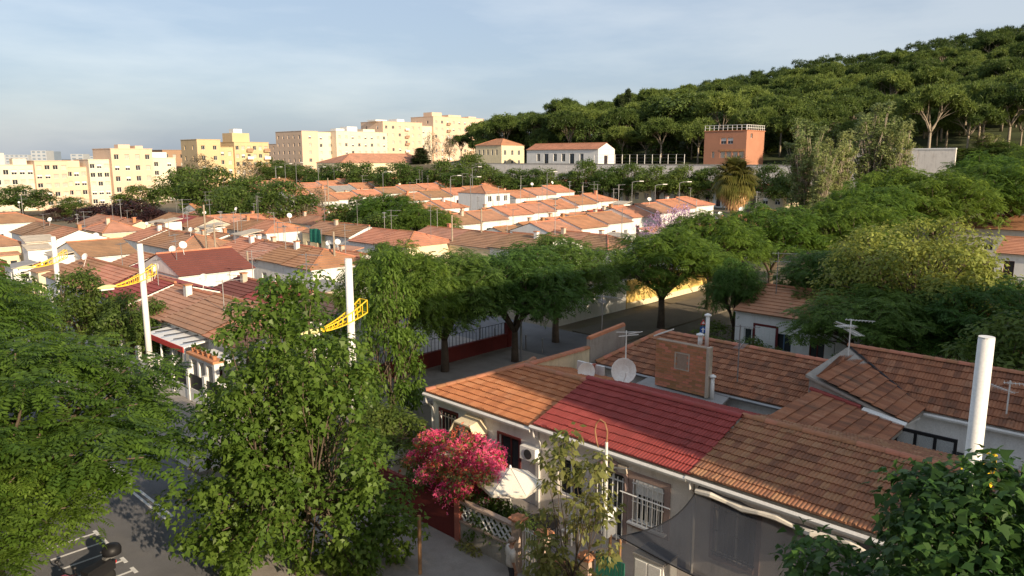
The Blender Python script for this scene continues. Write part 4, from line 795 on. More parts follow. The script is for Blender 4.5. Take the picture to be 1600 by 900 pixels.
row('of the rear stepped row beyond the tall white house', 'b', -97, 104, [6, 6, 6], 7.4, [O_, B_, O_], step=1)
row('showing broad ribbed roofs over the street trees', 'a', 56.6, -71.5, [7.6, 7.2, 7], 7.6, [B_, B_, B_], (W_, C_, W_), hipR=0, he=3.4)
row('low in front of the stepped row', 'a', 66.4, -58.5, [5.6, 5.2], 6.4, [B_, B_], (W_, W_), he=3.0, hipR=2.6)
row('along the cross street behind the lilac tree', 'b', -40.5, 70, [6] * 5, 7, [B_, O_, B_, O_, B_], step=1, hipR=2.6)
row('in the fourth row back', 'b', -115, 92, [6] * 6, 7.2, [O_, B_, O_, B_, O_, B_], step=1, hipL=2.4)
row('in the fifth row back', 'b', -133, 82, [6] * 9, 7.2, [B_, O_, O_, B_], step=1)
row('in the sixth row back below the villa', 'b', -152, 88, [6] * 9, 7.2, [O_, B_, Gy, O_], (W_, W_, C_), step=1)
row('in the seventh row back below the villa', 'b', -172, 84, [6.4] * 8, 7.4, [B_, O_, B_], (W_, C_), step=1)
row('at the far end of the terraces by the apartment blocks', 'b', -196, 96, [7] * 6, 8, [B_, B_, O_], (C_, W_), step=1)
row('with bright red roofs below the retaining wall', 'a', 131, -112, [7] * 8, 7, [O_, O_, B_], (W_, C_), he=3.2)
row('across the back road behind the shrubs', 'a', 44.2, -21.6, [6.4, 6.4, 6.4], 6.8, ['roof_orange', B_, O_], he=3.2)
row('beyond the pale tree at the right edge', 'a', 97.5, -21.5, [7.5, 7.5], 8, [O_, O_], (W_, C_), hipL=2.4)
row('with maroon trim at the right edge', 'a', 84, -14.5, [7, 7], 8, [O_, O_], (W_, W_), he=3.0)
row('low between the first two stepped rows', 'b', -67.6, 70.8, [5.0, 5.6, 4.8, 5.4, 5.2, 5.0], 5.2, [B_, O_, O_, B_, R_, O_], (W_, Bg, C_), he=2.7, rise=.7, step=1, gap=.6)
row('low behind the middle stepped row', 'b', -86.2, 72, [5.0, 5.2, 4.8, 5.4, 5.2, 5.0], 5.4, [O_, B_, B_, O_, Gy, O_], (C_, W_, Bg), he=2.7, rise=.7, step=1, gap=.6)
row('low behind the long left terrace', 'a', 41.0, -95, [4.8, 5.2, 5.0, 4.6, 5.2, 5.0, 4.8], 5.0, [O_, B_, Gy, O_, R_, B_, O_], (W_, C_, Bg), he=2.6, rise=.7, gap=.7)
row('low at the back of the left front yards', 'a', 25.6, -79, [4.6, 5.0, 4.8], 5.2, [O_, R_, B_], (W_, Bg, C_), he=2.8, rise=.8, gap=.4)
row('in the jumble below the big round trees', 'a', 61.0, -112, [5.2, 5.4, 5.0, 5.2, 5.4], 6, [O_, B_, O_, B_, O_], (W_, C_, W_), he=3.0, rise=1.0)
row('in the second jumble below the big round trees', 'a', 70.0, -122, [5.2, 5.4, 5.0, 5.2], 6, [B_, O_, O_, B_], (W_, W_, C_), he=3.0, rise=1.0, gap=.3)
row('in the third jumble behind the lit leafy tree', 'b', -142, 62, [5.2, 5.4, 5.0], 6.4, [O_, B_, O_], (W_, W_, C_), he=3.0, rise=1.0)
mh = next(o for o in COL.objects if 'across the back road' in o.get('label', '')); mh['label'] = 'white house with maroon framed barred window across the back road'
wf = link('barred_window', None, mh, (1.4, 0, .94), label='white barred window in a maroon surround'); mb = MB(); mb.box(-.14, 1.5, -.06, -.004, -.14, 0); mb.box(-.14, 1.5, -.06, -.004, 1.5, 1.64); mb.box(-.14, 0, -.06, -.004, 0, 1.5); mb.box(1.36, 1.5, -.06, -.004, 0, 1.5); mb.build('surround', 'frame_maroon', wf); gb2 = MB().box(0, .05, -.09, -.05, 0, 1.5).mesh('grille_bar', 'frame_white')
for i in range(8): link('grille_bar', gb2, wf, (.05 + i * .175, 0, 0))
MB().box(0, 1.36, -.03, -.012, 0, 1.5).build('blind', 'frame_white', wf)
# sheds, tarpaulin, awnings in the yards
for i, (a, b, lab, m1) in enumerate(((-84.5, 44.2, 'grey corrugated shed roof in a yard of the left block', 'roof_grey'), (-72, 44.5, 'pale flat-roofed yard shed behind the second left terrace', 'wall_beige'), (-54.6, 21.8 + 9.4, 'grey sheet metal shed roof beside the dark red roofed house', 'roof_grey'), (-66, 45, 'cream lean-to shed near the green tarpaulin', 'wall_cream'), (-70.5, 80, 'glass fronted roof shed between the stepped rows', 'wall_white'), (-72, 90, 'small white roof shed between the stepped rows', 'wall_white'), (-90.5, 76, 'grey lean-to at the foot of the rear stepped row', 'roof_grey'), (-53, 82, 'flat shed with dark opening beside the lilac tree', 'wall_beige'))):
    s_ = thing('yard_shed', lab, 'shed', G(a, b, zg(a, b) + .05)); mb = MB(); mb.facade((0, 0, -1), (1, 0, 0), (0, 1, 0), 4, 3.5, [(.6, 1.5, 1.1, 2.9), (2.2, 3.3, 1.9, 2.9)]); mb.facade((4, 0, -1), (0, 1, 0), (-1, 0, 0), 3, 3.5, [(1, 2, 1.9, 2.9)]); mb.facade((4, 3, -1), (-1, 0, 0), (0, -1, 0), 4, 3.5, []); mb.facade((0, 3, -1), (0, -1, 0), (1, 0, 0), 3, 3.5, []); mb.build('wall', 'wall_white' if i % 2 else 'wall_beige', s_)
    win(s_, .6, .1, .1, .9, 1.8, 'door', 0, 'door'); win(s_, 2.2, .1, .9, 1.1, 1.0, 'dark'); win(s_, 3.9, 1, .9, 1, 1, 'dark', R(90)); MB().slab([(-.2, -.3, 2.5), (4.3, -.3, 2.5), (4.3, 3.2, 2.75), (-.2, 3.2, 2.75)], .08).build('roof', m1, s_)
gt_ = thing('green_tarpaulin', 'bright green tarpaulin hanging in a roof yard', 'tarpaulin', G(-84.8, 51.6, 2.2)); mb = MB()
for i in range(9): mb.v += [(i * .32, -.1 * math.sin(i * 1.9), 1.9 - .06 * math.sin(i)), (i * .32, -.14 * math.sin(i * 1.9 + .5), .1)]
mb.f = [(2 * i, 2 * i + 1, 2 * i + 3, 2 * i + 2) for i in range(8)]; mb.mi = [0] * 8; mb.build('sheet', 'cloth_teal', gt_, True); MB().tube([(-.1, 0, -2), (-.1, 0, 2)], .04, 5).build('pole', 'metal_grey', gt_); MB().tube([(2.7, 0, -2), (2.7, 0, 2)], .04, 5).build('pole', 'metal_grey', gt_)
# many small outbuildings in the yards
PR = []
for k, (w_, d_, h_, wl, rf) in enumerate(((3.2, 2.4, 2.3, 'wall_white', 'roof_grey'), (2.6, 2.8, 2.6, 'wall_cream', 'roof_brown'), (4.0, 2.2, 2.2, 'wall_beige', 'roof_orange'), (2.4, 2.2, 3.4, 'wall_white', 'wall_beige'))):
    wmb = MB(); wmb.facade((0, 0, -1.5), (1, 0, 0), (0, 1, 0), w_, h_ + 1.5, [(.4, 1.2, 1.6, 3.4), (w_ - 1.0, w_ - .3, 2.5, 3.3)], .12); wmb.facade((w_, 0, -1.5), (0, 1, 0), (-1, 0, 0), d_, h_ + 1.5, [(.7, 1.5, 2.4, 3.3)], .12); wmb.facade((w_, d_, -1.5), (-1, 0, 0), (0, -1, 0), w_, h_ + 1.5, []); wmb.facade((0, d_, -1.5), (0, -1, 0), (1, 0, 0), d_, h_ + 1.5, [])
    rmb = MB().slab([(-.15, -.25, h_), (w_ + .2, -.25, h_ + .02), (w_ + .2, d_ + .15, h_ + .45), (-.15, d_ + .15, h_ + .43)], .09)
    omb = MB().box(.4, 1.2, .06, .11, .1, 1.9).mesh('door', 'frame_maroon' if k % 2 else 'shutter'); gmb = MB().box(w_ - 1.0, w_ - .3, .06, .11, 1.0, 1.8).mesh('window', 'glass')
    PR.append((wmb.mesh('wall', wl), rmb.mesh('roof', rf), omb, gmb, ('white flat topped', 'cream brown topped', 'beige orange topped', 'tall white boxy')[k]))
def outbuilding(a, b, where):
    k = rr.randrange(4); p = PR[k]; o = thing('yard_outbuilding', f'{p[4]} outbuilding in the yards {where}', 'shed', G(a, b, zg(a, b) + .05), GRID + R(90 * rr.choice((0, 0, 1)) + rr.uniform(-3, 3)), f'{p[4]} outbuildings {where}', rr.uniform(.85, 1.15))
    link('wall', p[0], o); link('roof', p[1], o); link('door', p[2], o); link('window', p[3], o)
for i in range(9): outbuilding(-96 + i * 4.3 + rr.uniform(-.8, .8), 41.6 + rr.uniform(-.4, 2.4), 'behind the long left terrace')
for i in range(7): outbuilding(-98 + i * 2.6 + rr.uniform(-.4, .4), rr.choice((19.2, 21.8)) + rr.uniform(-.5, .5), 'left of the red roofed terrace')
for i in range(9): outbuilding(-69.6 - rr.uniform(0, 4.5), 71 + i * 4.4, 'between the first two stepped rows')
for i in range(7): outbuilding(-88.0 - rr.uniform(0, 4.5), 72 + i * 5.2, 'behind the middle stepped row')
for i in range(6): outbuilding(-106 - rr.uniform(0, 5), 62 + i * 5.0, 'behind the rear stepped row')
for i in range(6): outbuilding(-49 - rr.uniform(0, 6), 72 + i * 5.2, 'beside the lilac tree')
for i in range(8): outbuilding(-100 - i * 3.4, 42.6 + rr.uniform(-.5, 1.5), 'of the middle distance')
# antennas and dishes on the roofs
na = nd_ = 0
for (a, b, rg, Lx, Ly, z, he, rise) in ROOFS_SPOTS:
    for k in range(rr.choice((0, 1, 1, 2))):
        u, q = rr.uniform(.1, .9) * Lx, rr.uniform(.3, .7) * Ly
        aa, bb = (a + u, b + q) if rg == 'a' else (a - q, b + u)
        zz = z + he + rise * (1 - abs(q - Ly / 2) / (Ly / 2)); far = 'beyond the left block' if aa < -100 else 'in the left block' if bb < 58 else 'in the stepped rows' if bb < 118 and aa > -110 else 'on the far terraces'
        if rr.random() < .8: antenna(aa, bb, zz, f'thin TV antenna mast on a terrace roof {far}', None, rr.uniform(.75, 1.15), f'roof antennas {far}')
        else: dish(aa, bb, zz + rr.uniform(.7, 1.1), f'small white satellite dish on a terrace roof {far}', rr.uniform(.5, .72), R(rr.uniform(-30, 50)), f'satellite dishes {far}')
# street lamps and utility poles far off
def globe(px, py, Y):
    p = pt(px, py, Y); g = hgt(p.x, p.y); o = thing('globe_lamp', 'slim street lamp with a white globe among the terraces', 'street lamp', (p.x, p.y, g), 0, 'globe lamps among the terraces'); hh_ = max(3.5, p.z - g)
    MB().tube([(0, 0, 0), (0, 0, hh_)], .05, 6).build('post', 'metal_grey', o); MB().ball((0, 0, hh_ + .2), .24, 10).build('globe', 'frame_white', o, True)
for q in ((229, 352, 95), (190, 345, 130), (405, 330, 150), (426, 332, 140), (221, 325, 160), (405, 328, 145), (30, 320, 160)): globe(*q)
def curved(px, py, Y):
    p = pt(px, py, Y); g = hgt(p.x, p.y); o = thing('street_lamp', 'thin grey street lamp with short arm in front of the far street trees', 'street lamp', (p.x, p.y, g), 0, 'grey lamps along the far street'); hh_ = max(4, p.z - g)
    MB().tube([(0, 0, 0), (0, 0, hh_)], [.08, .05], 6).build('post', 'metal_grey', o); MB().tube([(0, 0, hh_), (.5, 0, hh_ + .15), (1.3, 0, hh_ + .2)], .04, 5).build('arm', 'metal_grey', o); MB().box(1.2, 1.9, -.12, .12, hh_ + .15, hh_ + .27).build('lamp_head', 'metal_white', o)
for q in ((445, 257, 190), (462, 255, 190), (497, 262, 185), (598, 270, 150), (704, 276, 130), (738, 262, 150), (855, 270, 140), (988, 285, 125), (1024, 290, 120), (1062, 286, 118), (735, 278, 130), (430, 262, 200)): curved(*q)
def pole(px, py, Y):
    p = pt(px, py, Y); g = hgt(p.x, p.y); MB().tube([(0, 0, 0), (0, 0, p.z - g)], [.13, .09], 7).build('utility_pole', 'bark_pale', None, loc=(p.x, p.y, g), label='bare timber utility pole rising between terrace roofs', cat='pole', group='timber utility poles')
for q in ((318, 320, 80), (521, 362, 68), (706, 336, 85), (752, 326, 86), (334, 350, 78), (512, 278, 150), (910, 290, 140), (386, 392, 70)): pole(*q)
gp_ = thing('street_pole', 'dark grey street pole standing by the cross street pavement', 'pole', G(*AB(*pt(814, 568, 45.5).xy), .1)); MB().tube([(0, 0, 0), (0, 0, 5.5)], .07, 8).build('post', 'metal_grey', gp_)
# parked cars by the globe lamps
def car(px, py, Y, m, label, rot):
    p = pt(px, py, Y); o = thing('parked_car', label, 'car', (p.x, p.y, hgt(p.x, p.y)), rot); mb = MB()
    prof = [(-2.0, .35), (-2.05, .75), (-1.9, .95), (-1.1, 1.0), (.95, .98), (1.75, .85), (2.05, .7), (2.05, .35)]
    n = len(prof); vs = [(x, y, z) for y in (-.82, .82) for x, z in prof]; mb.add(vs, [tuple(range(n)), tuple(range(2 * n - 1, n - 1, -1))] + [(i, i + n, (i + 1) % n + n, (i + 1) % n) for i in range(n)]); mb.build('body', m, o)
    pc_ = [(-1.75, .96), (-1.35, 1.42), (.15, 1.45), (.95, .97)]; vs = [(x, y * (1 if z < 1 else .85), z) for y in (-.78, .78) for x, z in pc_]; MB().add(vs, [(0, 1, 2, 3), (7, 6, 5, 4), (0, 4, 5, 1), (1, 5, 6, 2), (2, 6, 7, 3)]).build('cabin_glass', 'glass', o); MB().box(-1.3, .1, -.64, .64, 1.44, 1.5).build('roof_panel', m, o)
    for x in (-1.25, 1.3):
        for y in (-.75, .75): MB().lathe([(.2, -.1), (.31, -.09), (.31, .09), (.2, .1)], 14).build('wheel', 'rubber', o, loc=(x, y, .31), rot=(R(90), 0, 0))
    for y in (-.6, .6): MB().box(2.0, 2.08, y - .15, y + .15, .62, .75).build('headlight', 'frame_white', o)
car(414, 345, 132, 'metal_white', 'white parked car by the globe lamps behind the left terraces', R(20)); car(434, 346, 128, 'metal_white', 'second white parked car beside the lit leafy tree', R(25)); car(450, 349, 124, 'metal_grey', 'grey parked car under the lit leafy tree', R(25))
# ------------------------------------------------------------------ apartment blocks
def block(label, fa, b0, b1, z0, z1, dep, m, floors, cols, group=None, side=0, skip=(), top=None, fl0=1.0, balc=()):
    L_ = b1 - b0; root = thing('apartment_block', label, 'apartment block', G(fa, b0, z0), GRID + R(90), group); H_ = z1 - z0
    ops = []; fh = (H_ - fl0 - .6) / floors
    for f in range(floors):
        for c_ in range(cols):
            if (f, c_) in skip: continue
            x = L_ * (c_ + .5) / cols - .6; z = fl0 + f * fh + .7; ops.append((x, x + 1.2, z, z + min(1.35, fh * .5)))
    mb = MB(); mb.facade((0, 0, -3), (1, 0, 0), (0, 1, 0), L_, H_ + 3, [(o[0], o[1], o[2] + 3, o[3] + 3) for o in ops], .25)
    sops = []
    if side:
        for f in range(floors):
            for c_ in range(side): y = dep * (c_ + .5) / side - .6; z = fl0 + f * fh + .7; sops.append((dep - y - 1.2, dep - y, z, z + min(1.35, fh * .5)))
    mb.facade((L_, 0, -3), (0, 1, 0), (-1, 0, 0), dep, H_ + 3, []); mb.facade((L_, dep, -3), (-1, 0, 0), (0, -1, 0), L_, H_ + 3, []); mb.facade((0, dep, -3), (0, -1, 0), (1, 0, 0), dep, H_ + 3, [(o[0], o[1], o[2] + 3, o[3] + 3) for o in sops], .25)
    mb.build('wall', m, root)
    pr = MB(); t_ = .25
    MB().box(t_, L_ - t_, t_, dep - t_, H_ - .5, H_ - .35).build('flat_roof', 'roof_grey', root); MB().box(-.12, L_ + .12, -.12, dep + .12, H_ + .0, H_ + .14).build('parapet_cap', m, root)
    for o in ops: win(root, o[0], .2, o[2], 1.2, o[3] - o[2], rr.choice(('shut', 'dark', 'half', 'shut')))
    for o in sops: win(root, .2, dep - o[0], o[2], 1.2, o[3] - o[2], rr.choice(('shut', 'dark', 'half')), R(-90))
    for c_ in balc:
        for f in range(1, floors):
            x = L_ * (c_ + .5) / cols; z = fl0 + f * fh + .3; bo_ = MB().box(x - 1.1, x + 1.1, -1.0, -.02, z - .12, z); bo_.build('balcony_slab', m, root); MB().box(x - 1.1, x + 1.1, -1.0, -.92, z, z + .95).build('balcony_front', 'apt_brown' if (f + c_) % 3 else 'wall_white', root)
    for (x, y, w_, d_, h_) in (top or ()): MB().box(x, x + w_, y, y + d_, H_ + .14, H_ + h_).build('roof_hut', m if rr.random() < .6 else 'wall_white', root)
    return root
g1 = 'lit apartment blocks at the left edge'
block('cream apartment block at the left edge with rows of small windows', -218, 44, 54.5, 0, 11.4, 12, 'apt_cream', 4, 6, g1, top=((2, 3, 3, 3, 3.0), (6.5, 2, 3, 3, 1.6)))
block('peach apartment block between two cream ones at the left', -216.5, 54.3, 61.7, -.5, 12.4, 12, 'apt_peach', 5, 4, g1)
block('lower peach apartment block with recessed front at the left', -218.3, 61.7, 66.7, -.5, 10.7, 12, 'apt_peach', 4, 3, g1, top=((1, 2, 3, 4, 1.8),))
block('narrow pale cream apartment block beside the tall peach one', -216, 66.6, 71.7, -.5, 12.7, 12, 'apt_cream', 5, 3, g1)
block('tallest peach apartment block of the left group', -214, 71.6, 82.2, -.5, 15.6, 14, 'apt_peach', 5, 4, g1, top=((3, 3, 3, 3, 1.2), (7, 2, 2, 4, .9)))
block('pale apartment block stepping down behind the tall peach one', -216.3, 82.2, 89.4, -.5, 13.2, 13, 'apt_cream', 5, 2, g1, top=((0, 3, 6, 8, 1.6),))
block('grey-brown block in the gap left of the gold tower', -272, 108, 119, 0, 16, 14, 'apt_brown', 5, 4)
g2 = 'gold brick tower group'
block('gold tower stub with blank wall left of the stepped gold block', -236, 104.6, 112.3, 1, 19.0, 12, 'apt_gold', 5, 2, g2, side=2)
block('lower linking part of the gold tower group', -237.5, 112.2, 117.3, 1, 16.7, 12, 'apt_gold', 5, 2, g2)
block('stepped gold apartment block with balconies', -236.5, 117.2, 129.5, 1, 18.4, 13, 'apt_gold', 6, 6, g2, side=2, balc=(2, 5), top=((-.0, 1, 6.0, 7, 3.0), (1.5, 3, 3, 3, 4.4)))
block('far row of pale flats along the skyline behind the gold tower', -420, 164, 182, 0, 17.5, 15, 'apt_cream', 5, 6)
g3 = 'big apartment blocks below the hill'
block('distant grey-beige block at the left end of the big group', -330, 187, 199, 3, 20, 26, 'apt_peach', 6, 3, g3, side=6)
block('peach corner block with shaded left side in the big group', -262, 157.8, 165, 4, 23.7, 20, 'apt_peach', 6, 1, g3, side=5)
block('cream bay set beside the peach corner block', -263, 165, 173.2, 4, 23.4, 16, 'apt_cream', 6, 2, g3)
block('long cream block with paired windows behind the villa', -259, 171.6, 197, 4, 23.9, 16, 'apt_cream', 6, 8, g3, side=2, top=((2, 3, 4, 4, 1.2), (8, 4, 5, 5, 2.2), (16, 4, 6, 4, 1.4)))
block('tall peach block with rooftop huts right of the long cream one', -262, 197.2, 219, 5, 28.8, 16, 'apt_peach', 7, 6, g3, side=2, balc=(3,), top=((-1.5, 3, 6, 6, .8), (10, 3, 4, 6, 1.4)))
block('cream step between the tall peach block and the highest one', -263, 219, 225.6, 6, 27.5, 15, 'apt_cream', 6, 2, g3)
block('highest apartment block against the pine slope', -262, 225.6, 258, 8, 32, 16, 'apt_peach', 7, 9, g3, side=2, balc=(2, 6), top=((1, 2, 6, 6, 2.0), (12, 3, 8, 5, 1.3), (25, 3, 5, 5, 1.0)))
def detached(label, name, a, b, Lx, Ly, z, he, rise, hips, rf, wl, wins, ends=(), rg='a'):
    return house(label, a, b, Lx, Ly, rg, he, rise, hips, rf, wl, wins, ends, None, name=name, z=z, base=5)
detached('long cream villa with broad brown hipped roof before the apartment blocks', 'villa', -190, 127, 37, 13, 6.4, 5.4, 2.7, (8, 6), 'roof_brown', 'wall_cream', [(5, 1.2, 2.5, 4), (9, 1.2, 2.5, 4), (16, 1.2, 2.5, 4), (24, 1.2, 2.5, 4), (26, 1.2, 2.5, 4), (32, 1.2, 2.5, 4)], (), 'b')
detached('yellow two storey villa with orange hipped roof above the trees', 'yellow_villa', -157.8, 152, 10.5, 9.5, 10.2, 6.6, 1.8, (4, 4), O_, 'wall_cream', [(1 + i * 1.8, .7, 3.8, 5.4) for i in range(5)], [(1, 1, .8, 2.4), (4, 1, .8, 2.4), (6.8, 1, .8, 2.4), (1, 1, 3.8, 5.2), (4, 1, 3.8, 5.2), (6.8, 1, 3.8, 5.2)])
detached('long white school house with orange gabled roof on the retaining wall', 'long_white_house', -136.3, 150.5, 24, 7, 11.4, 4.0, 1.5, (0, 0), O_, 'wall_white', [(3.6, 1.2, .9, 2.9), (6.2, 1.5, .2, 2.9, 'blue'), (9.4, 1.2, .9, 2.9), (12.2, 1.2, .9, 2.9), (14.9, 1.5, .2, 2.9, 'blue'), (18.2, 1.2, .9, 2.9)], [(2.5, 1.5, .1, 2.4, 'door')])
ob = thing('orange_building', 'flat roofed orange brick building with white roof railing', 'building', G(-87.3, 158, 11.6)); mb = MB(); ops = [(4.1, 5.3, 1.6, 3.0), (5.6, 6.8, 1.6, 3.0), (7.2, 8.4, 1.6, 3.0), (8.7, 9.9, 1.6, 3.0), (3.2 - 1.2, 2.7, 1.6, 3.0), (4.1, 5.5, 4.7, 6.1), (5.8, 7.2, 4.7, 6.1)]
mb.facade((0, 0, -3), (1, 0, 0), (0, 1, 0), 10.4, 10.6, [(o[0], o[1], o[2] + 3, o[3] + 3) for o in ops], .3); mb.facade((10.4, 0, -3), (0, 1, 0), (-1, 0, 0), 9, 10.6, [(2, 3, 9, 10)], .3); mb.facade((10.4, 9, -3), (-1, 0, 0), (0, -1, 0), 10.4, 10.6, []); mb.facade((0, 9, -3), (0, -1, 0), (1, 0, 0), 9, 10.6, []); mb.build('wall', 'wall_orange', ob); MB().box(-.15, 10.55, -.15, 9.15, 7.6, 7.75).build('flat_roof', 'coping', ob); MB().box(4.0, 10.0, -.05, -.004, 3.05, 3.5).build('lintel_band', 'coping', ob)
for o in ops: win(ob, o[0], .25, o[2], o[1] - o[0], o[3] - o[2], 'half' if o[2] > 4 else 'shut')
win(ob, 10.15, 2, 6, 1, 1, 'dark', R(90))
rp_ = MB().tube([(0, 0, 7.75), (0, 0, 8.9)], .06, 4).mesh('rail_post', 'metal_white')
for i in range(10): link('rail_post', rp_, ob, (.1 + i * 1.13, 0, 0)); link('rail_post', rp_, ob, (10.4, .1 + i * .95, 0))
for z_ in (8.3, 8.9): MB().tube([(0, 0, z_), (10.4, 0, z_), (10.4, 9, z_)], .05, 4).build('rail', 'metal_white', ob)
# retaining wall of the terrace, its panels told apart by their joints
rt = thing('retaining_wall', 'long pale concrete retaining wall below the hill', 'retaining wall', G(-165, 147.4, 0)); pm_ = MB().box(.03, 5.97, 0, .5, 3.5, 11.6).mesh('wall_panel', 'wall_offwhite')
for i in range(19): link('wall_panel', pm_, rt, (i * 6, rr.uniform(-.02, .02), 0))
pm2 = MB().box(.03, 5.97, 0, .5, 3.5, 14.6).mesh('wall_panel', 'wall_offwhite')
for i in range(19, 22): link('wall_panel', pm2, rt, (i * 6, rr.uniform(-.02, .02), 0))
MB().box(0, 114, -.06, .56, 11.6, 11.8).build('coping', 'wall_grey', rt); MB().box(114, 132, -.06, .56, 14.6, 14.85).build('coping', 'metal_white', rt)
fp = MB().tube([(0, 0, 0), (0, 0, 2.4)], .06, 5).mesh('fence_post', 'metal_white'); fn = thing('terrace_fence', 'row of pale posts and wires along the terrace edge', 'fence', G(-112, 148.5, 11.6))
for i in range(13): link('fence_post', fp, fn, (i * 2.1, 0, 0))
for z_ in (.8, 1.6, 2.35): MB().tube([(0, 0, z_), (25.2, 0, z_)], .025, 3).build('wire', 'metal_grey', fn)
# far city on the skyline
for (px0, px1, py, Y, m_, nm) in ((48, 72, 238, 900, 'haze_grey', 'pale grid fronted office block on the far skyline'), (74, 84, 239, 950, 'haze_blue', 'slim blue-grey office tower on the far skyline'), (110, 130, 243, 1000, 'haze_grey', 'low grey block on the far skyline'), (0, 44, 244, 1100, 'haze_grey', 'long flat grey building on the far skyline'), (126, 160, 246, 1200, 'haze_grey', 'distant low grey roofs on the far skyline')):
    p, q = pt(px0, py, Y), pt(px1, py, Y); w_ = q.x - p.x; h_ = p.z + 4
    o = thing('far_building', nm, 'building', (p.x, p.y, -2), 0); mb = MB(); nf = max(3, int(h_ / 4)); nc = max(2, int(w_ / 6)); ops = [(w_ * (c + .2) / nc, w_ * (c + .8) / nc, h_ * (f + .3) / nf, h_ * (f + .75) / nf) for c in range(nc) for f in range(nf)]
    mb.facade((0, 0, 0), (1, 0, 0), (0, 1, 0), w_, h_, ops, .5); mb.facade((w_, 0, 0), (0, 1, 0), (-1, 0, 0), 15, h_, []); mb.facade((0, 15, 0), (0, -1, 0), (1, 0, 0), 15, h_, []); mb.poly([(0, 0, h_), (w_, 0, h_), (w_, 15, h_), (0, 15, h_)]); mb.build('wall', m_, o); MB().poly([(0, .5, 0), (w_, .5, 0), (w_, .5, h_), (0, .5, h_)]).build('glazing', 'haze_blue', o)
# blocks outside the view that shade the street (the balcony's own block and the one along the street)
def shade_block(label, a0, a1, b0, b1, h_):
    root = thing('apartment_block', label, 'apartment block', G(a0, b0, 0)); MB().box(0, a1 - a0, 0, b1 - b0, 0, h_).build('wall', 'apt_cream', root); MB().box(-.2, a1 - a0 + .2, -.2, b1 - b0 + .2, h_, h_ + .3).build('parapet_cap', 'apt_brown', root); return root
shade_block('cream apartment block the street is seen from', -30, 18, -15, -1.4, 16)
shade_block('cream apartment block beyond the right edge of the street', 17, 30, 16.3, 39, 22.5)
# ------------------------------------------------------------------ vegetation
def frond_t(pairs=5, droop=.16, ll=.34, lw=.13):
    v, f = [], []
    for i in range(pairs):
        x = .12 + .8 * i / (pairs - 1); z = -droop * x * x; sc = 1 - .35 * abs(x - .45)
        for s in (-1, 1):
            o = len(v); v += [(x, 0, z), (x + lw, s * ll * .45 * sc, z - .01), (x + lw * .9, s * ll * sc, z - .09), (x - lw * .35, s * ll * .5 * sc, z - .03)]
            f.append((o, o + 1, o + 2, o + 3) if s > 0 else (o + 3, o + 2, o + 1, o))
    o = len(v); z = -droop * .9; v += [(.9, 0, z), (1.05, .07, z - .05), (1.25, 0, z - .16), (1.05, -.07, z - .05)]; f.append((o, o + 1, o + 2, o + 3)); return np.array(v), np.array(f)
LEAF = (np.array([(0, 0, 0), (.45, .27, -.03), (1, 0, -.1), (.45, -.27, -.03)]), np.array([(0, 3, 2, 1)]))
LOBE = (np.array([(0, 0, 0), (.2, .5, -.1), (.5, .24, 0), (1, 0, -.08), (.5, -.24, 0), (.2, -.5, -.1)]), np.array([(0, 3, 2, 1), (0, 5, 4, 3)]))
def blades(k, w, seed, spread=1.0):
    g = np.random.default_rng(seed); v, f = [], []
    for i in range(k):
        d = g.normal(size=3); d[0] = abs(d[0]) + .3; d[1] *= spread; d[2] *= spread; d /= np.linalg.norm(d); u = np.cross(d, g.normal(size=3)); u /= np.linalg.norm(u)
        o = len(v); v += [-u * w * .6, u * w * .6, d + u * w * .35, d - u * w * .35]; f.append((o, o + 1, o + 2, o + 3))
    return np.array(v), np.array(f)
FROND = frond_t(); TUFT = blades(5, .16, 3); BLADE = blades(3, .10, 5, .25); PETAL = blades(3, .28, 9)
def orient(N_, D_):
    N_ = N_ / (np.linalg.norm(N_, axis=1, keepdims=True) + 1e-9); D_ = D_ - N_ * (D_ * N_).sum(1, keepdims=True); D_ = D_ / (np.linalg.norm(D_, axis=1, keepdims=True) + 1e-9)
    return np.stack([D_, np.cross(N_, D_), N_], axis=1)       # rows: x, y, z axes
def scatter(T, C, Rm, Sz):
    tv, tf = T; V = C[:, None, :] + Sz[:, None, None] * np.einsum('mk,nkj->nmj', tv, Rm); n, m = len(C), len(tv)
    return V.reshape(-1, 3), (tf[None] + (np.arange(n) * m)[:, None, None]).reshape(-1, tf.shape[1])
def clump_leaves(g, cen, rad, n, T, size, flat=.5, droop=.3, shell=.75, upb=.7, hang=0):
    """leaves of all the clumps: cen (k,3), rad (k,)"""
    k = len(cen); idx = np.repeat(np.arange(k), n); N = len(idx)
    d = g.normal(size=(N, 3)); d /= np.linalg.norm(d, axis=1, keepdims=True); d[:, 2] = np.where(g.random(N) < .62, np.abs(d[:, 2]), d[:, 2])
    r = rad[idx] * (shell + (1 - shell) * g.random(N)) * np.cbrt(g.random(N) * .75 + .25)
    off = d * r[:, None]; off[:, 2] *= flat
    P = cen[idx] + off
    P += g.normal(size=(N, 3)) * .12 * rad[idx][:, None]
    nrm = d * .6 + np.array([0, 0, upb]) + g.normal(size=(N, 3)) * .35; dr = d.copy(); dr[:, 2] -= droop; dr += g.normal(size=(N, 3)) * .45
    if hang: dr[:, 2] -= hang
    return scatter(T, P, orient(nrm, dr), size * g.uniform(.5, 1.42, N))
def limb_path(p, q, g, sag=.0, n=5, wob=.12):
    p, q = np.array(p, float), np.array(q, float); L_ = np.linalg.norm(q - p); out_ = []
    for i in range(n):
        t = i / (n - 1); m = p + (q - p) * t; m[2] += math.sin(math.pi * t) * sag * L_; 
        if 0 < i < n - 1: m += g.normal(size=3) * wob * L_ * .18
        out_.append(tuple(m))
    return out_
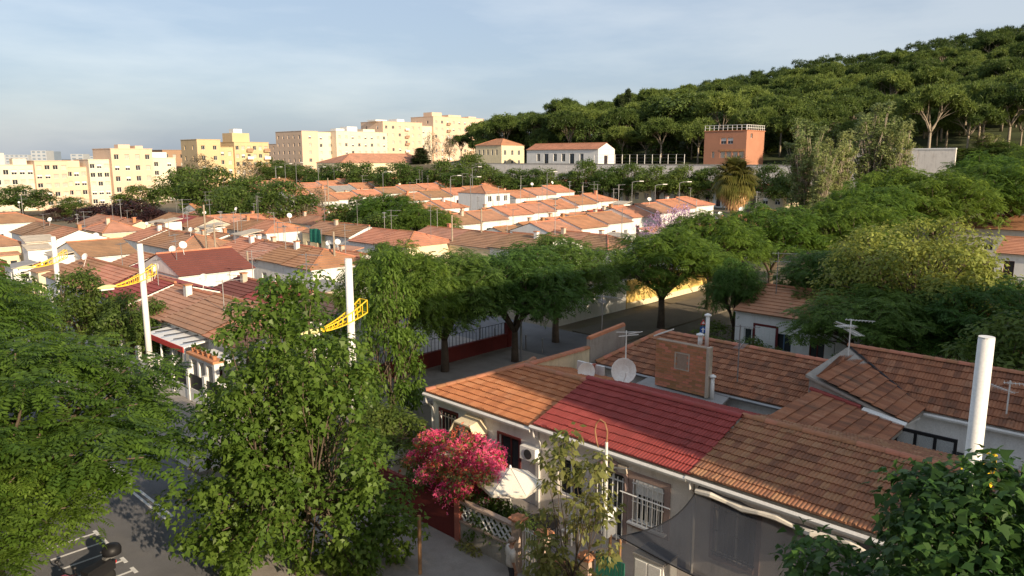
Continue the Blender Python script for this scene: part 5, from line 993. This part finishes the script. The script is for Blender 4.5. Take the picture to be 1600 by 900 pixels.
def tree_proto(name, seed, H, Rr, zb, env, nclump, crad, nleaf, T, size, lm, bark='bark', tr=.2, fork=None, limbs=6, flat=.5, droop=.3, shell=.75, upb=.7, hang=0, twig=.02, petals=None, lean=.0, sep=.62):
    """crown envelope -> clumps -> leaves; limbs run from the fork to the clumps"""
    g = np.random.default_rng(seed); fork = fork or zb * .8; C = []
    tries = 0
    while len(C) < nclump and tries < nclump * 60:
        tries += 1; p = env(g)
        if all(np.linalg.norm((p - q) * (1, 1, 1.3)) > crad * sep for q in C): C.append(p)
    C = np.array(C); rad = crad * g.uniform(.65, 1.2, len(C))
    V, F = clump_leaves(g, C, rad, nleaf, T, size, flat, droop, shell, upb, hang); mi = None; mats = [lm]
    if petals:
        pm, pn, ps = petals; V2, F2 = clump_leaves(g, C, rad * 1.05, pn, PETAL, ps, flat, .1, .9, .5); F2 = F2 + len(V); mi = np.concatenate([np.zeros(len(F)), np.ones(len(F2))]); V = np.concatenate([V, V2]); F = np.concatenate([F, F2]); mats = [lm, pm]
    crown = np_mesh('crown', V, F, mats, mi)
    mb = MB(); top = (lean * H, 0, fork); mb.tube([(0, 0, -.4), (.02, .02, fork * .45), top], [tr * 1.25, tr, tr * .85], 9)
    ang = np.arctan2(C[:, 1], C[:, 0]); order = np.argsort(ang); groups = np.array_split(order, limbs)
    for gr in groups:
        if not len(gr): continue
        c = C[gr].mean(0); e = np.array(top) + (c - np.array(top)) * .62; e[2] = max(e[2], fork + .15 * (H - fork))
        path = limb_path(top, e, g, .06, 5); mb.tube(path, [tr * .72, tr * .6, tr * .5, tr * .42, tr * .32], 7)
        for i in gr:
            st = np.array(path[2 if g.random() < .4 else 4]); mb.tube(limb_path(st, C[i], g, .05, 4), [tr * .26, tr * .2, tr * .13, twig], 5)
    return {'name': name, 'trunk': mb.mesh('trunk', bark, True), 'crown': crown, 'H': H, 'R': Rr}
def dome(Rr, zb, H, edge=.35):
    def env(g):
        th = g.uniform(0, 2 * math.pi); r = Rr * math.sqrt(g.random()); k = math.sqrt(max(0, 1 - (r / Rr) ** 2))
        z0 = zb + edge * (H - zb) * (1 - k) * .4; z1 = zb + (H - zb) * (.25 + .75 * k)
        t = g.random() ** .45; return np.array([r * math.cos(th), r * math.sin(th), z0 + (z1 - z0) * t - .3])
    return env
def egg(Rr, zb, H, pw=1.0, low=.3):
    def env(g):
        u = g.random(); z = zb + (H - zb) * u; w_ = math.sin(math.pi * min(1, (low + (1 - low) * u) ** pw)) ** .6
        r = Rr * w_ * math.sqrt(g.uniform(.25, 1)); th = g.uniform(0, 2 * math.pi); return np.array([r * math.cos(th), r * math.sin(th), z])
    return env
P_ = {}
P_['tip'] = tree_proto('street_tree', 1, 8.3, 4.6, 3.6, dome(4.6, 3.6, 8.1), 74, 1.12, 84, FROND, .45, 'leaf_tip', tr=.26, fork=2.3, limbs=6, flat=.36, droop=.12, sep=.78, upb=1.15)
P_['tip2'] = tree_proto('street_tree', 2, 8.0, 4.4, 3.4, dome(4.4, 3.4, 7.8), 70, 1.15, 84, FROND, .45, 'leaf_tip', tr=.24, fork=1.9, limbs=5, flat=.34, droop=.12, sep=.78, upb=1.15)
P_['tipd'] = tree_proto('street_tree', 3, 8.0, 4.3, 3.3, dome(4.3, 3.3, 7.8), 66, 1.2, 80, FROND, .46, 'leaf_tip_dark', tr=.24, fork=2.0, limbs=5, flat=.34, droop=.12, sep=.8, upb=1.15)
PB = ((.2, 9.0, .8), (-.7, 8.0, 1.4), (.4, 7.4, 1.1), (1.3, 6.2, 1.5), (-1.1, 5.6, 1.9), (-.2, 4.6, 2.0), (1.7, 4.1, 2.0), (-2.4, 2.6, 1.8), (.2, 2.4, 2.6), (2.5, 2.3, 1.7), (2.6, 4.6, 1.1), (0, 6.0, 1.9), (-.3, 7.0, 1.5), (-1.6, 4.0, 1.6), (-2.6, 1.3, 1.5), (-.8, .9, 1.9), (1.6, 1.0, 2.0), (3.0, 1.1, 1.3))
def plane_env(g):
    w_ = np.array([q[2] ** 2.4 for q in PB]); q = PB[g.choice(len(PB), p=w_ / w_.sum())]; d = g.normal(size=3); d /= np.linalg.norm(d); r = q[2] * np.cbrt(g.uniform(.2, 1))
    return np.array([q[0] + d[0] * r, d[1] * r * 1.05, max(.35, q[1] + d[2] * r)])
P_['plane'] = tree_proto('plane_tree', 4, 9.8, 3.6, .9, plane_env, 170, .74, 185, LOBE, .17, 'leaf_plane', 'bark', tr=.17, fork=1.2, limbs=9, flat=.8, droop=.6, upb=.5, sep=.8)
P_['planed'] = tree_proto('plane_tree', 5, 8.4, 3.2, 2.2, egg(3.3, 2.2, 8.2, 1.1, .3), 110, .8, 230, LOBE, .16, 'leaf_deep', 'bark', tr=.2, fork=2.0, limbs=8, flat=.85, droop=.6, upb=.5)
P_['pale'] = tree_proto('pale_tree', 6, 8.5, 4.3, 2.2, dome(4.3, 2.2, 8.4, .2), 95, 1.0, 210, LEAF, .2, 'leaf_pale', tr=.22, fork=2.0, limbs=7, flat=.7, droop=.5, upb=.5)
P_['round'] = tree_proto('round_tree', 7, 8.0, 3.6, 2.0, egg(3.6, 1.8, 7.8, 1.0, .22), 62, 1.15, 120, LEAF, .36, 'leaf_round', tr=.2, fork=2.0, flat=.7, droop=.4)
P_['round2'] = tree_proto('round_tree', 8, 7.6, 4.0, 2.2, dome(4.0, 2.0, 7.5, .2), 60, 1.2, 120, LEAF, .36, 'leaf_round', tr=.22, fork=1.8, flat=.65, droop=.4)
P_['plum'] = tree_proto('plum_tree', 9, 6.0, 3.2, 1.4, egg(3.2, 1.2, 5.9, 1.0, .25), 50, 1.0, 110, LEAF, .32, 'leaf_plum', tr=.16, fork=1.4, flat=.7)
P_['dry'] = tree_proto('bare_tree', 10, 9.0, 2.6, 2.6, egg(2.6, 2.4, 8.8, 1.0, .25), 46, .9, 34, LEAF, .3, 'leaf_dry', 'bark_pale', tr=.2, fork=2.4, flat=.8, twig=.03)
P_['medlar'] = tree_proto('young_tree', 11, 5.7, 1.3, .9, egg(1.35, .7, 5.6, 1.0, .22), 46, .42, 46, LEAF, .23, 'leaf_medlar', tr=.055, fork=1.2, limbs=6, flat=.8, droop=.9, upb=.4, twig=.01)
P_['lilac'] = tree_proto('lilac_tree', 12, 6.0, 4.2, 2.4, dome(4.2, 2.2, 5.9), 56, .95, 10, LEAF, .22, 'leaf_dry', 'bark_pale', tr=.18, fork=1.7, limbs=7, flat=.6, petals=('petal_lilac', 42, .13), twig=.03)
P_['bush'] = tree_proto('shrub', 13, 2.2, 1.2, .4, egg(1.2, .2, 2.1, 1.0, .2), 24, .5, 70, LEAF, .17, 'leaf_round', tr=.05, fork=.4, limbs=4, flat=.8)
PS = [(0, 0, 14.6), (.13, .4, 12.8), (.15, 1.5, 11.2), (.12, 2.6, 13.2), (.17, 3.4, 10.2), (.12, 4.3, 12.2), (.16, 5.2, 11.0), (.07, 5.9, 13.8), (.2, .9, 9.0), (.2, 3.9, 8.6)]
def pop_env(g):
    ln_, th, h_ = PS[g.integers(len(PS))]; u = g.random() ** .8; z = 1.2 + (h_ - 1.2) * u; r = .62 * (1 - u) ** .6 + .06; t2 = g.uniform(0, 6.28)
    return np.array([ln_ * z * math.cos(th) + r * math.cos(t2), ln_ * z * math.sin(th) + r * math.sin(t2), z])
P_['poplar'] = tree_proto('poplar_tree', 14, 15, 2.6, 1.5, pop_env, 190, .46, 62, LEAF, .25, 'leaf_poplar', 'bark_pale', tr=.2, fork=1.0, limbs=10, flat=1.5, droop=-.9, upb=.2)
P_['bright'] = tree_proto('round_tree', 31, 8.6, 2.3, 2.2, egg(2.3, 2.0, 8.5, 1.0, .25), 64, .72, 120, LEAF, .26, 'leaf_bright', tr=.16, fork=1.8, flat=.75, droop=.5)
def pine_env(Rr, zb, H):
    def env(g): th = g.uniform(0, 6.28); r = Rr * math.sqrt(g.random()); k = math.sqrt(max(0, 1 - (r / Rr) ** 2)); return np.array([r * math.cos(th), r * math.sin(th), zb + (H - zb) * (.1 + .85 * k * g.uniform(.55, 1))])
    return env
for i, (H_, R__, zb_) in enumerate(((11, 4.8, 6.6), (12.5, 5.3, 7.4), (10, 4.4, 5.2))):
    P_['pine%d' % i] = tree_proto('pine_tree', 20 + i, H_, R__, zb_, pine_env(R__, zb_, H_), 34, 1.5, 95, TUFT, .58, 'leaf_pine', 'bark_pale', tr=.22, fork=zb_ * .72, limbs=5, flat=.62, droop=.0, upb=.8)
P_['oak'] = tree_proto('forest_tree', 24, 10, 4.6, 1.5, egg(4.8, 1.0, 9.8, 1.0, .2), 60, 1.5, 90, LEAF, .5, 'leaf_pine', tr=.25, fork=2, flat=.7)
P_['cypress'] = tree_proto('cypress_tree', 25, 9, 1.0, .5, egg(1.0, .4, 8.9, .8, .3), 40, .6, 70, TUFT, .34, 'leaf_cypress', tr=.12, fork=.6, flat=1.4, droop=-1, upb=0)
def plant(kind, x, y, H=None, Rr=None, label='', cat='tree', group=None, rot=None, z=None):
    p = P_[kind]; sz_ = (H or p['H']) / p['H']; sx = (Rr or p['R']) / p['R']
    o = link(p['name'], None, None, (x, y, hgt(x, y) if z is None else z), random.uniform(0, 6.28) if rot is None else rot, label, cat, group, None, (sx, sx, sz_))
    link('trunk', p['trunk'], o); link('crown', p['crown'], o); return o
def plant_px(kind, px, ytop, wpx, Y, label, group=None, rot=None, cat='tree'):
    p = pt(px, ytop, Y); g_ = hgt(p.x, p.y); return plant(kind, p.x, p.y, max(2.5, p.z - g_), wpx / FPX * Y / 2, label, cat, group, rot, g_)
def plant_g(kind, a, b, H, Rr, label, group=None, rot=None, z=.1, cat='tree'):
    p = G(a, b); return plant(kind, p.x, p.y, H, Rr, label, cat, group, rot, z)
# foreground
plant_g('plane', -19.5, 10.9, 9.8, 3.15, 'big leafy plane tree hiding the street corner', rot=0)
plant_g('planed', -1.6, 11.1, 8.75, 2.75, 'dark plane tree with large leaves in front of the ochre roof', rot=1.0)
plant_g('medlar', -11.8, 15.0, 5.75, 1.2, 'slender young tree with glossy yellow-green leaves by the thin pole', rot=2.0)
plant_g('tip', -25.6, 4.1, 8.0, 5.5, 'feathery street tree spreading over the parking bays', rot=2.1)
plant_g('tip', -22.9, 2.6, 6.3, 3.7, 'low feathery tree hanging over the parked scooter', rot=4.4)
plant_g('tip2', -35.5, 3.4, 10.5, 5.0, 'tall feathery street tree at the left edge, sunlit at its top', rot=1.2)
plant_g('tip', -45.0, 6.0, 8.6, 4.4, 'feathery street tree behind the parked bays, before the lamp post', rot=.3)
plant_g('round', -54, 15.2, 5.6, 2.3, 'mixed leafy yard tree before the painted red roof', rot=.3)
plant_g('round2', -48.5, 16.6, 4.8, 2.0, 'dark leafy yard tree next to the tall lamp post', rot=1.3)
plant_px('bright', 606, 396, 96, 31.5, 'bright green tree behind the plane tree at the cross street', rot=.9)
plant_g('bright', -30.0, 17.8, 6.4, 2.2, 'lower bright tree left of the lamp post behind the plane tree', rot=2.9)
plant_g('tip2', -32.0, 24.6, 8.8, 3.2, 'tall bright tree beside the lamp post on the cross street', rot=2.2)
plant_g('round', -23.6, 17.4, 2.9, 1.7, 'round shrub tree left of the bougainvillea', rot=2.9)
gS = 'feathery trees along the cross street'
plant_g('tipd', -33.0, 29.0, 8.0, 4.2, 'dark feathery street tree above the red railing wall', rot=.2)
plant_g('tipd', -31.4, 33.6, 7.9, 4.0, 'dark feathery street tree with twin trunk by the grey pole', rot=1.4)
plant_g('tipd', -33.0, 39.6, 8.0, 4.3, 'dark feathery street tree before the long white wall', rot=2.4)
plant_g('tip', -29.8, 48.4, 8.1, 4.7, 'wide forked street tree before the yellow wall', rot=5.3)
plant_g('tip', -30.6, 57.4, 8.9, 4.6, 'sunlit feathery tree next beyond the forked street tree', rot=3.3)
plant_g('tip2', -29.0, 66, 9.4, 4.9, 'sunlit feathery tree below the palm', rot=4.1)
plant_g('tip', -24.5, 72, 9.6, 4.8, 'sunlit feathery tree right of the palm', rot=.8)
for i, (a, b, H_, r_) in enumerate(((-25.5, 82, 10.2, 5.2), (-21.5, 90, 10.8, 5.4), (-17.5, 99, 11.6, 5.6), (-13.5, 107, 12, 5.6), (-20, 108, 12, 5.6), (-9, 116, 12.4, 5.8), (-16, 120, 13, 6), (-27, 93, 11, 5.2))):
    plant_g('tip' if i % 2 else 'tip2', a, b, H_, r_, 'broad sunlit feathery tree in the dense belt below the hill wall', 'belt of feathery trees at the right', None, hgt(*G(a, b).xy))
plant_g('tipd', -17.4, 50.4, 7.6, 3.9, 'dark feathery tree before the maroon window house', rot=.5)
plant_g('tipd', -22.6, 46.0, 6.6, 2.0, 'thin dark tree beside the maroon framed window', rot=2.5)
plant_g('pale', -12.0, 47.6, 10.0, 5.1, 'large pale yellow-green tree over the brown main roof', rot=.5)
plant_g('tipd', -12.6, 42.6, 6.3, 4.0, 'dark feathery tree in the shade below the pale tree', rot=1.9)
plant_g('tipd', -7.2, 44.5, 7.2, 4.2, 'dark feathery tree at the right edge beyond the long brown roof', rot=.7)
plant_g('round2', -5.2, 38.5, 6.2, 3.0, 'shaded leafy tree behind the thick lamp post', rot=.7)
for i, (a, b, s_) in enumerate(((-21.4, 41.8, 1.6), (-19.6, 42.4, 1.8), (-18, 42.6, 1.4), (-23.3, 44.6, 1.9))): plant_g('bush', a, b, s_ * 1.1, s_ * .7, 'dark shrub along the yard of the maroon window house', 'shrubs across the back road', None, .05, 'shrub')
for i, (a, b, s_) in enumerate(((-19.6, 16.3, 1.5), (-16.9, 16.35, 1.3), (-16.0, 16.4, 1.25), (-15.3, 16.45, 1.15))): plant_g('bush', a, b, s_ * 1.3, s_ * .6, 'leafy green shrub just behind the lattice fence', 'shrubs behind the lattice fence', None, .12, 'shrub')
for i, (a, b) in enumerate(((-50, 16.5), (-56, 16.7), (-46.7, 16.6), (-59, 16.5))): plant_g('bush', a, b, 2.4, 1.2, 'bushy plant in the left front yards', 'shrubs in the left front yards', None, .1, 'shrub')
# off to the right along the pavement, more plane trees (they shade the street)
plant_g('planed', 7.5, 8.0, 9.0, 3.4, 'plane tree further along the right pavement', rot=2.4); plant_g('planed', 14.5, 8.2, 8.0, 3.2, 'second plane tree further along the right pavement', rot=1.4)
# middle distance
g_far = 'leafy trees between the terraces'
for k, px, yt, wp, Y, lb in (('round2', 30, 288, 95, 168, 'large round tree at the left edge before the cream flats'), ('round', 113, 308, 50, 158, 'small light green tree before the peach flats'), ('round', 212, 290, 62, 165, 'bright green tree before the tallest peach block'), ('plum', 158, 320, 84, 128, 'dark purple-leaved tree left of the bright green one'), ('plum', 205, 314, 84, 126, 'dark purple-leaved tree below the bright green one'), ('plum', 85, 325, 36, 155, 'small dark purple-leaved tree beside the round tree'), ('plum', 238, 326, 50, 122, 'dark purple-leaved tree at the right of the purple group'),
        ('round2', 285, 258, 84, 165, 'broad dark tree at the foot of the gold tower'), ('round', 330, 262, 96, 150, 'dark leafy tree right of the gold tower foot'), ('round2', 392, 272, 100, 140, 'leafy tree before the gold balconies'), ('round', 442, 282, 92, 124, 'lit leafy tree at the right end of the gold tower group'), ('round2', 360, 290, 90, 124, 'low dark tree behind the cream end wall'), ('dry', 312, 240, 56, 215, 'thin brownish tree in front of the gold tower stub'), ('dry', 386, 248, 44, 215, 'thin brownish tree in front of the stepped gold block'), ('dry', 478, 318, 40, 120, 'sparse olive tree beside the lit leafy tree'),
        ('round2', 560, 303, 110, 108, 'left big dark round tree in the middle of the terraces'), ('tip', 612, 298, 120, 104, 'middle big round tree of the terraces'), ('tip2', 662, 318, 100, 99, 'right big round tree of the terraces'), ('round2', 590, 330, 90, 96, 'lower big round tree of the terraces'), ('tipd', 600, 372, 60, 66, 'small dark tree poking above the terrace ends'),
        ('lilac', 1062, 316, 120, 80, 'lilac flowering tree with bare branches beside the palm'), ('dry', 497, 292, 30, 150, 'small dry shrub tree by the pole')):
    plant_px(k, px, yt, wp, Y, lb)
for k, px, yt, wp, Y in (('round', 408, 252, 44, 255), ('round2', 440, 254, 56, 250), ('round2', 420, 244, 50, 290), ('round', 470, 258, 60, 225), ('round2', 505, 256, 62, 215), ('round', 540, 254, 60, 212), ('round2', 575, 252, 64, 200), ('round', 622, 254, 66, 185), ('round2', 650, 258, 56, 190), ('round', 690, 250, 52, 185), ('round', 737, 240, 60, 192), ('round2', 715, 262, 60, 180), ('round', 765, 264, 66, 172), ('round2', 800, 262, 66, 168), ('round', 832, 264, 60, 166), ('round2', 862, 262, 56, 164), ('round', 915, 250, 56, 162), ('round2', 955, 258, 62, 158), ('round', 985, 256, 56, 158), ('round2', 1030, 256, 80, 150), ('round2', 1072, 256, 74, 148), ('round', 1110, 262, 64, 146), ('round2', 1150, 262, 60, 142), ('round', 1200, 258, 64, 138), ('round2', 1240, 268, 70, 132)):
    plant_px(k, px, yt, wp, Y, 'round leafy street tree in the line below the retaining wall' if px > 700 else 'leafy tree in the line below the big apartment blocks', 'street trees below the retaining wall' if px > 700 else 'trees below the apartment blocks')
for px, yt, wp, Y in ((1262, 176, 84, 118), (1318, 196, 66, 116), (1372, 150, 100, 120), (1412, 180, 60, 117), (1290, 215, 60, 113)): plant_px('poplar', px, yt, wp, Y, 'tall slender grey-green poplar standing before the retaining wall', 'poplars before the hill')
plant_px('poplar', 1545, 205, 60, 150, 'bushy grey-green poplar clump at the end of the retaining wall')
for px, yt, wp, Y in ((1028, 232, 20, 300), (1034, 235, 18, 302)): plant_px('cypress', px - 372, yt, wp, Y - 60, 'thin dark cypress in front of the apartment blocks', 'cypresses before the flats')
plant_px('dry', 674, 206, 26, 240, 'thin pale tree against the cream apartment wall'); plant_px('dry', 702, 210, 24, 240, 'thin dark tree shadowing the highest block')
# forest on the hill: individual pines
g = np.random.default_rng(42); pts = []; tries = 0
while tries < 60000 and len(pts) < 900:
    tries += 1; y = g.uniform(150, 398); x = g.uniform(-.07, .78) * y + g.uniform(-4, 4); a, b = AB(x, y)
    if b < 166 or a < -190 or (x < 8 and y < 232): continue
    if -92 < a < -70 and 155 < b < 172: continue
    s_ = 7.6 + (y - 150) * .004
    if all((x - q[0]) ** 2 + (y - q[1]) ** 2 > s_ * s_ for q in pts): pts.append((x, y))
def wood_label(k, x, y):
    t = x / y; w_ = 'behind the yellow villa' if t < .02 else 'behind the long white house' if t < .13 else 'above the fence posts' if t < .26 else 'above the orange building' if t < .36 else 'above the poplars' if t < .55 else 'above the end of the retaining wall'
    d_ = 'low on the slope' if y < 230 else 'halfway up the slope' if y < 310 else 'near the hill crest'
    n_ = {'pine0': 'flat topped umbrella pine', 'pine1': 'tall umbrella pine', 'pine2': 'low spreading pine', 'oak': 'full rounded dark tree'}[str(k)]
    return f'{n_} {d_} {w_}', 'tree', f'{n_}s {d_} {w_}'
pts.sort(key=lambda q: q[1]); inview = [q for q in pts if q[0] < .74 * q[1]]
for i, (x, y) in enumerate(inview[:296]):
    k = g.choice(['pine0', 'pine1', 'pine2', 'oak', 'pine0', 'pine1'], p=[.22, .22, .16, .14, .13, .13]) if y < 340 else g.choice(['oak', 'pine2'], p=[.6, .4]); p = P_[k]; s_ = g.uniform(.72, 1.32)
    br = k == 'oak'
    plant(k, x, y, p['H'] * s_, p['R'] * s_ * .95, *wood_label(k, x, y))
rest = inview[296:]; print('forest', len(inview))
if rest:
    Cc, Rd = [], []
    for x, y in rest:
        z_ = hgt(x, y); s_ = g.uniform(.7, 1.25); Hh = 9.5 * s_
        for q in range(15):
            th = g.uniform(0, 6.28); r_ = 4.0 * s_ * math.sqrt(g.random()); Cc.append((x + r_ * math.cos(th), y + r_ * math.sin(th), z_ + Hh * (.55 + .42 * math.sqrt(max(0, 1 - (r_ / 4.0 / s_) ** 2)) * g.uniform(.5, 1)))); Rd.append(1.35 * s_)
    V, F = clump_leaves(g, np.array(Cc), np.array(Rd), 26, TUFT, .75, .62, .0, .75, .8); V0, F0 = clump_leaves(g, np.array(Cc) - (0, 0, 3.2), np.array(Rd) * 1.2, 8, LEAF, 1.1, .9); link('far_wood', np_mesh('far_wood', np.concatenate([V, V0]), np.concatenate([F, F0 + len(V)]), 'leaf_pine'), kind='stuff', label='far pine wood along the crest of the hill', cat='wood')
for px, yt, wp, Y in ((1060, 150, 100, 205), (965, 205, 60, 205), (930, 212, 60, 208), (1010, 208, 60, 200), (1040, 214, 50, 196), (985, 172, 60, 235), (900, 165, 70, 245), (860, 182, 70, 240), (820, 180, 60, 245), (790, 178, 60, 250), (765, 188, 50, 252), (1160, 160, 80, 215), (1210, 180, 80, 205), (1120, 175, 70, 225), (1190, 205, 60, 195)): plant_px('oak' if px != 1010 else 'pine0', px, yt, wp, Y, 'full leafy tree at the front edge of the hill wood', 'leafy trees at the wood edge')
for px, yt, wp, Y in ((1430, 190, 60, 205), (1480, 185, 70, 200), (1530, 180, 64, 205), (1570, 150, 84, 190), (1400, 205, 50, 200), (1500, 200, 60, 190)): plant_px('pine0' if px % 20 else 'pine1', px, yt, wp, Y, 'tall umbrella pine with bare trunk above the end of the retaining wall', 'tall pines above the retaining wall')
for px, yt, wp, Y in ((981, 143, 14, 250), (972, 152, 12, 250), (964, 158, 12, 252), (1128, 190, 16, 220)): plant_px('cypress', px, yt, wp, Y, 'dark cypress spire standing above the wood', 'cypresses on the hill')
for px, yt, wp, Y in ((1500, 232, 70, 150), (1560, 222, 80, 146), (1595, 228, 70, 140), (1470, 246, 40, 150)): plant_px('round2' if px % 20 else 'round', px, yt, wp, Y, 'leafy tree hiding the bank beyond the end of the retaining wall', 'trees on the bank')
# palm with its skirt of dry fronds
pp = pt(1145, 330, 98); pz = hgt(pp.x, pp.y); pm3 = thing('palm_tree', 'tall fan palm with a skirt of dry golden fronds', 'tree', (pp.x, pp.y, pz), 0); ht = pt(1145, 276, 98).z - pz
MB().tube([(0, 0, -.3), (.05, 0, ht * .5), (0, 0, ht)], [.5, .42, .4], 12).build('trunk', 'palm_bark', pm3, True)
def palm_fronds(n, lo, hi, ln, m, seed, zz):
    g_ = np.random.default_rng(seed); C, Rm, Sz = [], [], []
    th = g_.uniform(0, 6.28, n); el = g_.uniform(R(lo), R(hi), n); d = np.stack([np.cos(th) * np.cos(el), np.sin(th) * np.cos(el), np.sin(el)], 1); nm = np.stack([-np.cos(th) * np.sin(el), -np.sin(th) * np.sin(el), np.cos(el)], 1)
    fv, ff_ = [], []
    for k in range(11):
        a_ = R(-70 + 14 * k); o = len(fv); q = (.45 + .55 * math.cos(a_), math.sin(a_) * .42); fv += [(.45, 0, 0), (.45 + (q[0] - .45) * .5 + .0, q[1] * .5 + .035, .02), (q[0], q[1], -.22), (.45 + (q[0] - .45) * .5, q[1] * .5 - .035, .02)]; ff_.append((o, o + 1, o + 2, o + 3))
    o = len(fv); fv += [(0, -.012, 0), (0, .012, 0), (.46, .012, 0), (.46, -.012, 0)]; ff_.append((o, o + 1, o + 2, o + 3))
    C = np.stack([np.zeros(n), np.zeros(n), zz + g_.uniform(-.5, .3, n)], 1); V, F = scatter((np.array(fv), np.array(ff_)), C, orient(nm, d), ln * g_.uniform(.8, 1.15, n)); return np_mesh('fronds', V, F, m)
link('crown', palm_fronds(110, -25, 80, 3.3, 'leaf_palm', 5, ht), pm3); link('dry_frond_skirt', palm_fronds(150, -86, -45, 3.6, 'leaf_palm_dry', 6, ht - .2), pm3); link('lower_crown', palm_fronds(120, -70, -20, 3.5, 'leaf_palm', 8, ht - .1), pm3)
# bougainvillea
g = np.random.default_rng(77); bo = thing('bougainvillea', 'huge magenta bougainvillea in bloom over the maroon yard wall', 'shrub', G(-18.4, 16.6, .12)); C = []
while len(C) < 70:
    u, v_, w_ = g.uniform(-1, 1, 3)
    if u * u + v_ * v_ + w_ * w_ < 1 and not (w_ < -.55 and abs(u) > .5): C.append((u * 2.25 + .1, v_ * 1.15, 2.1 + w_ * 1.1 - .12 * u * u))
C = np.array(C); rad = g.uniform(.3, .55, len(C)); pinkw = g.random(len(C))
V1, F1 = clump_leaves(g, C, rad * 1.0, 95, LEAF, .13, .85, .3); lv = link('leaves', np_mesh('leaves', V1, F1, 'leaf_medlar'), bo)
V2, F2 = clump_leaves(g, C[pinkw > .36], rad[pinkw > .36] * 1.06, 190, PETAL, .085, .9, .1, .9, .4); link('magenta_blossom', np_mesh('magenta_blossom', V2, F2, 'petal_pink'), bo); V3, F3 = clump_leaves(g, C[pinkw < .35], rad[pinkw < .35] * 1.05, 60, PETAL, .085, .9, .1, .9, .4); link('faded_blossom', np_mesh('faded_blossom', V3, F3, 'petal_orange'), bo)
mb = MB()
for i in range(8): mb.tube(limb_path((g.uniform(-.3, .3), .3, 0), C[g.integers(len(C))], g, .1, 5), [.06, .05, .04, .03, .015], 5)
mb.build('stems', 'bark', bo)
# trailing plants by the fence foot
mb = None; Cw = np.array([(x, 15.55 + g.uniform(-.06, .06), .2) for x in np.linspace(-17.0, -16.2, 5)]); Cw = np.array([tuple(G(c[0], c[1], c[2])) for c in Cw]); V1, F1 = clump_leaves(g, Cw, np.full(5, .22), 40, LEAF, .12, .6, .3); link('weeds', np_mesh('weeds', V1, F1, 'leaf_medlar'), kind='stuff', label='weeds growing at the foot of the lattice fence', cat='weeds')
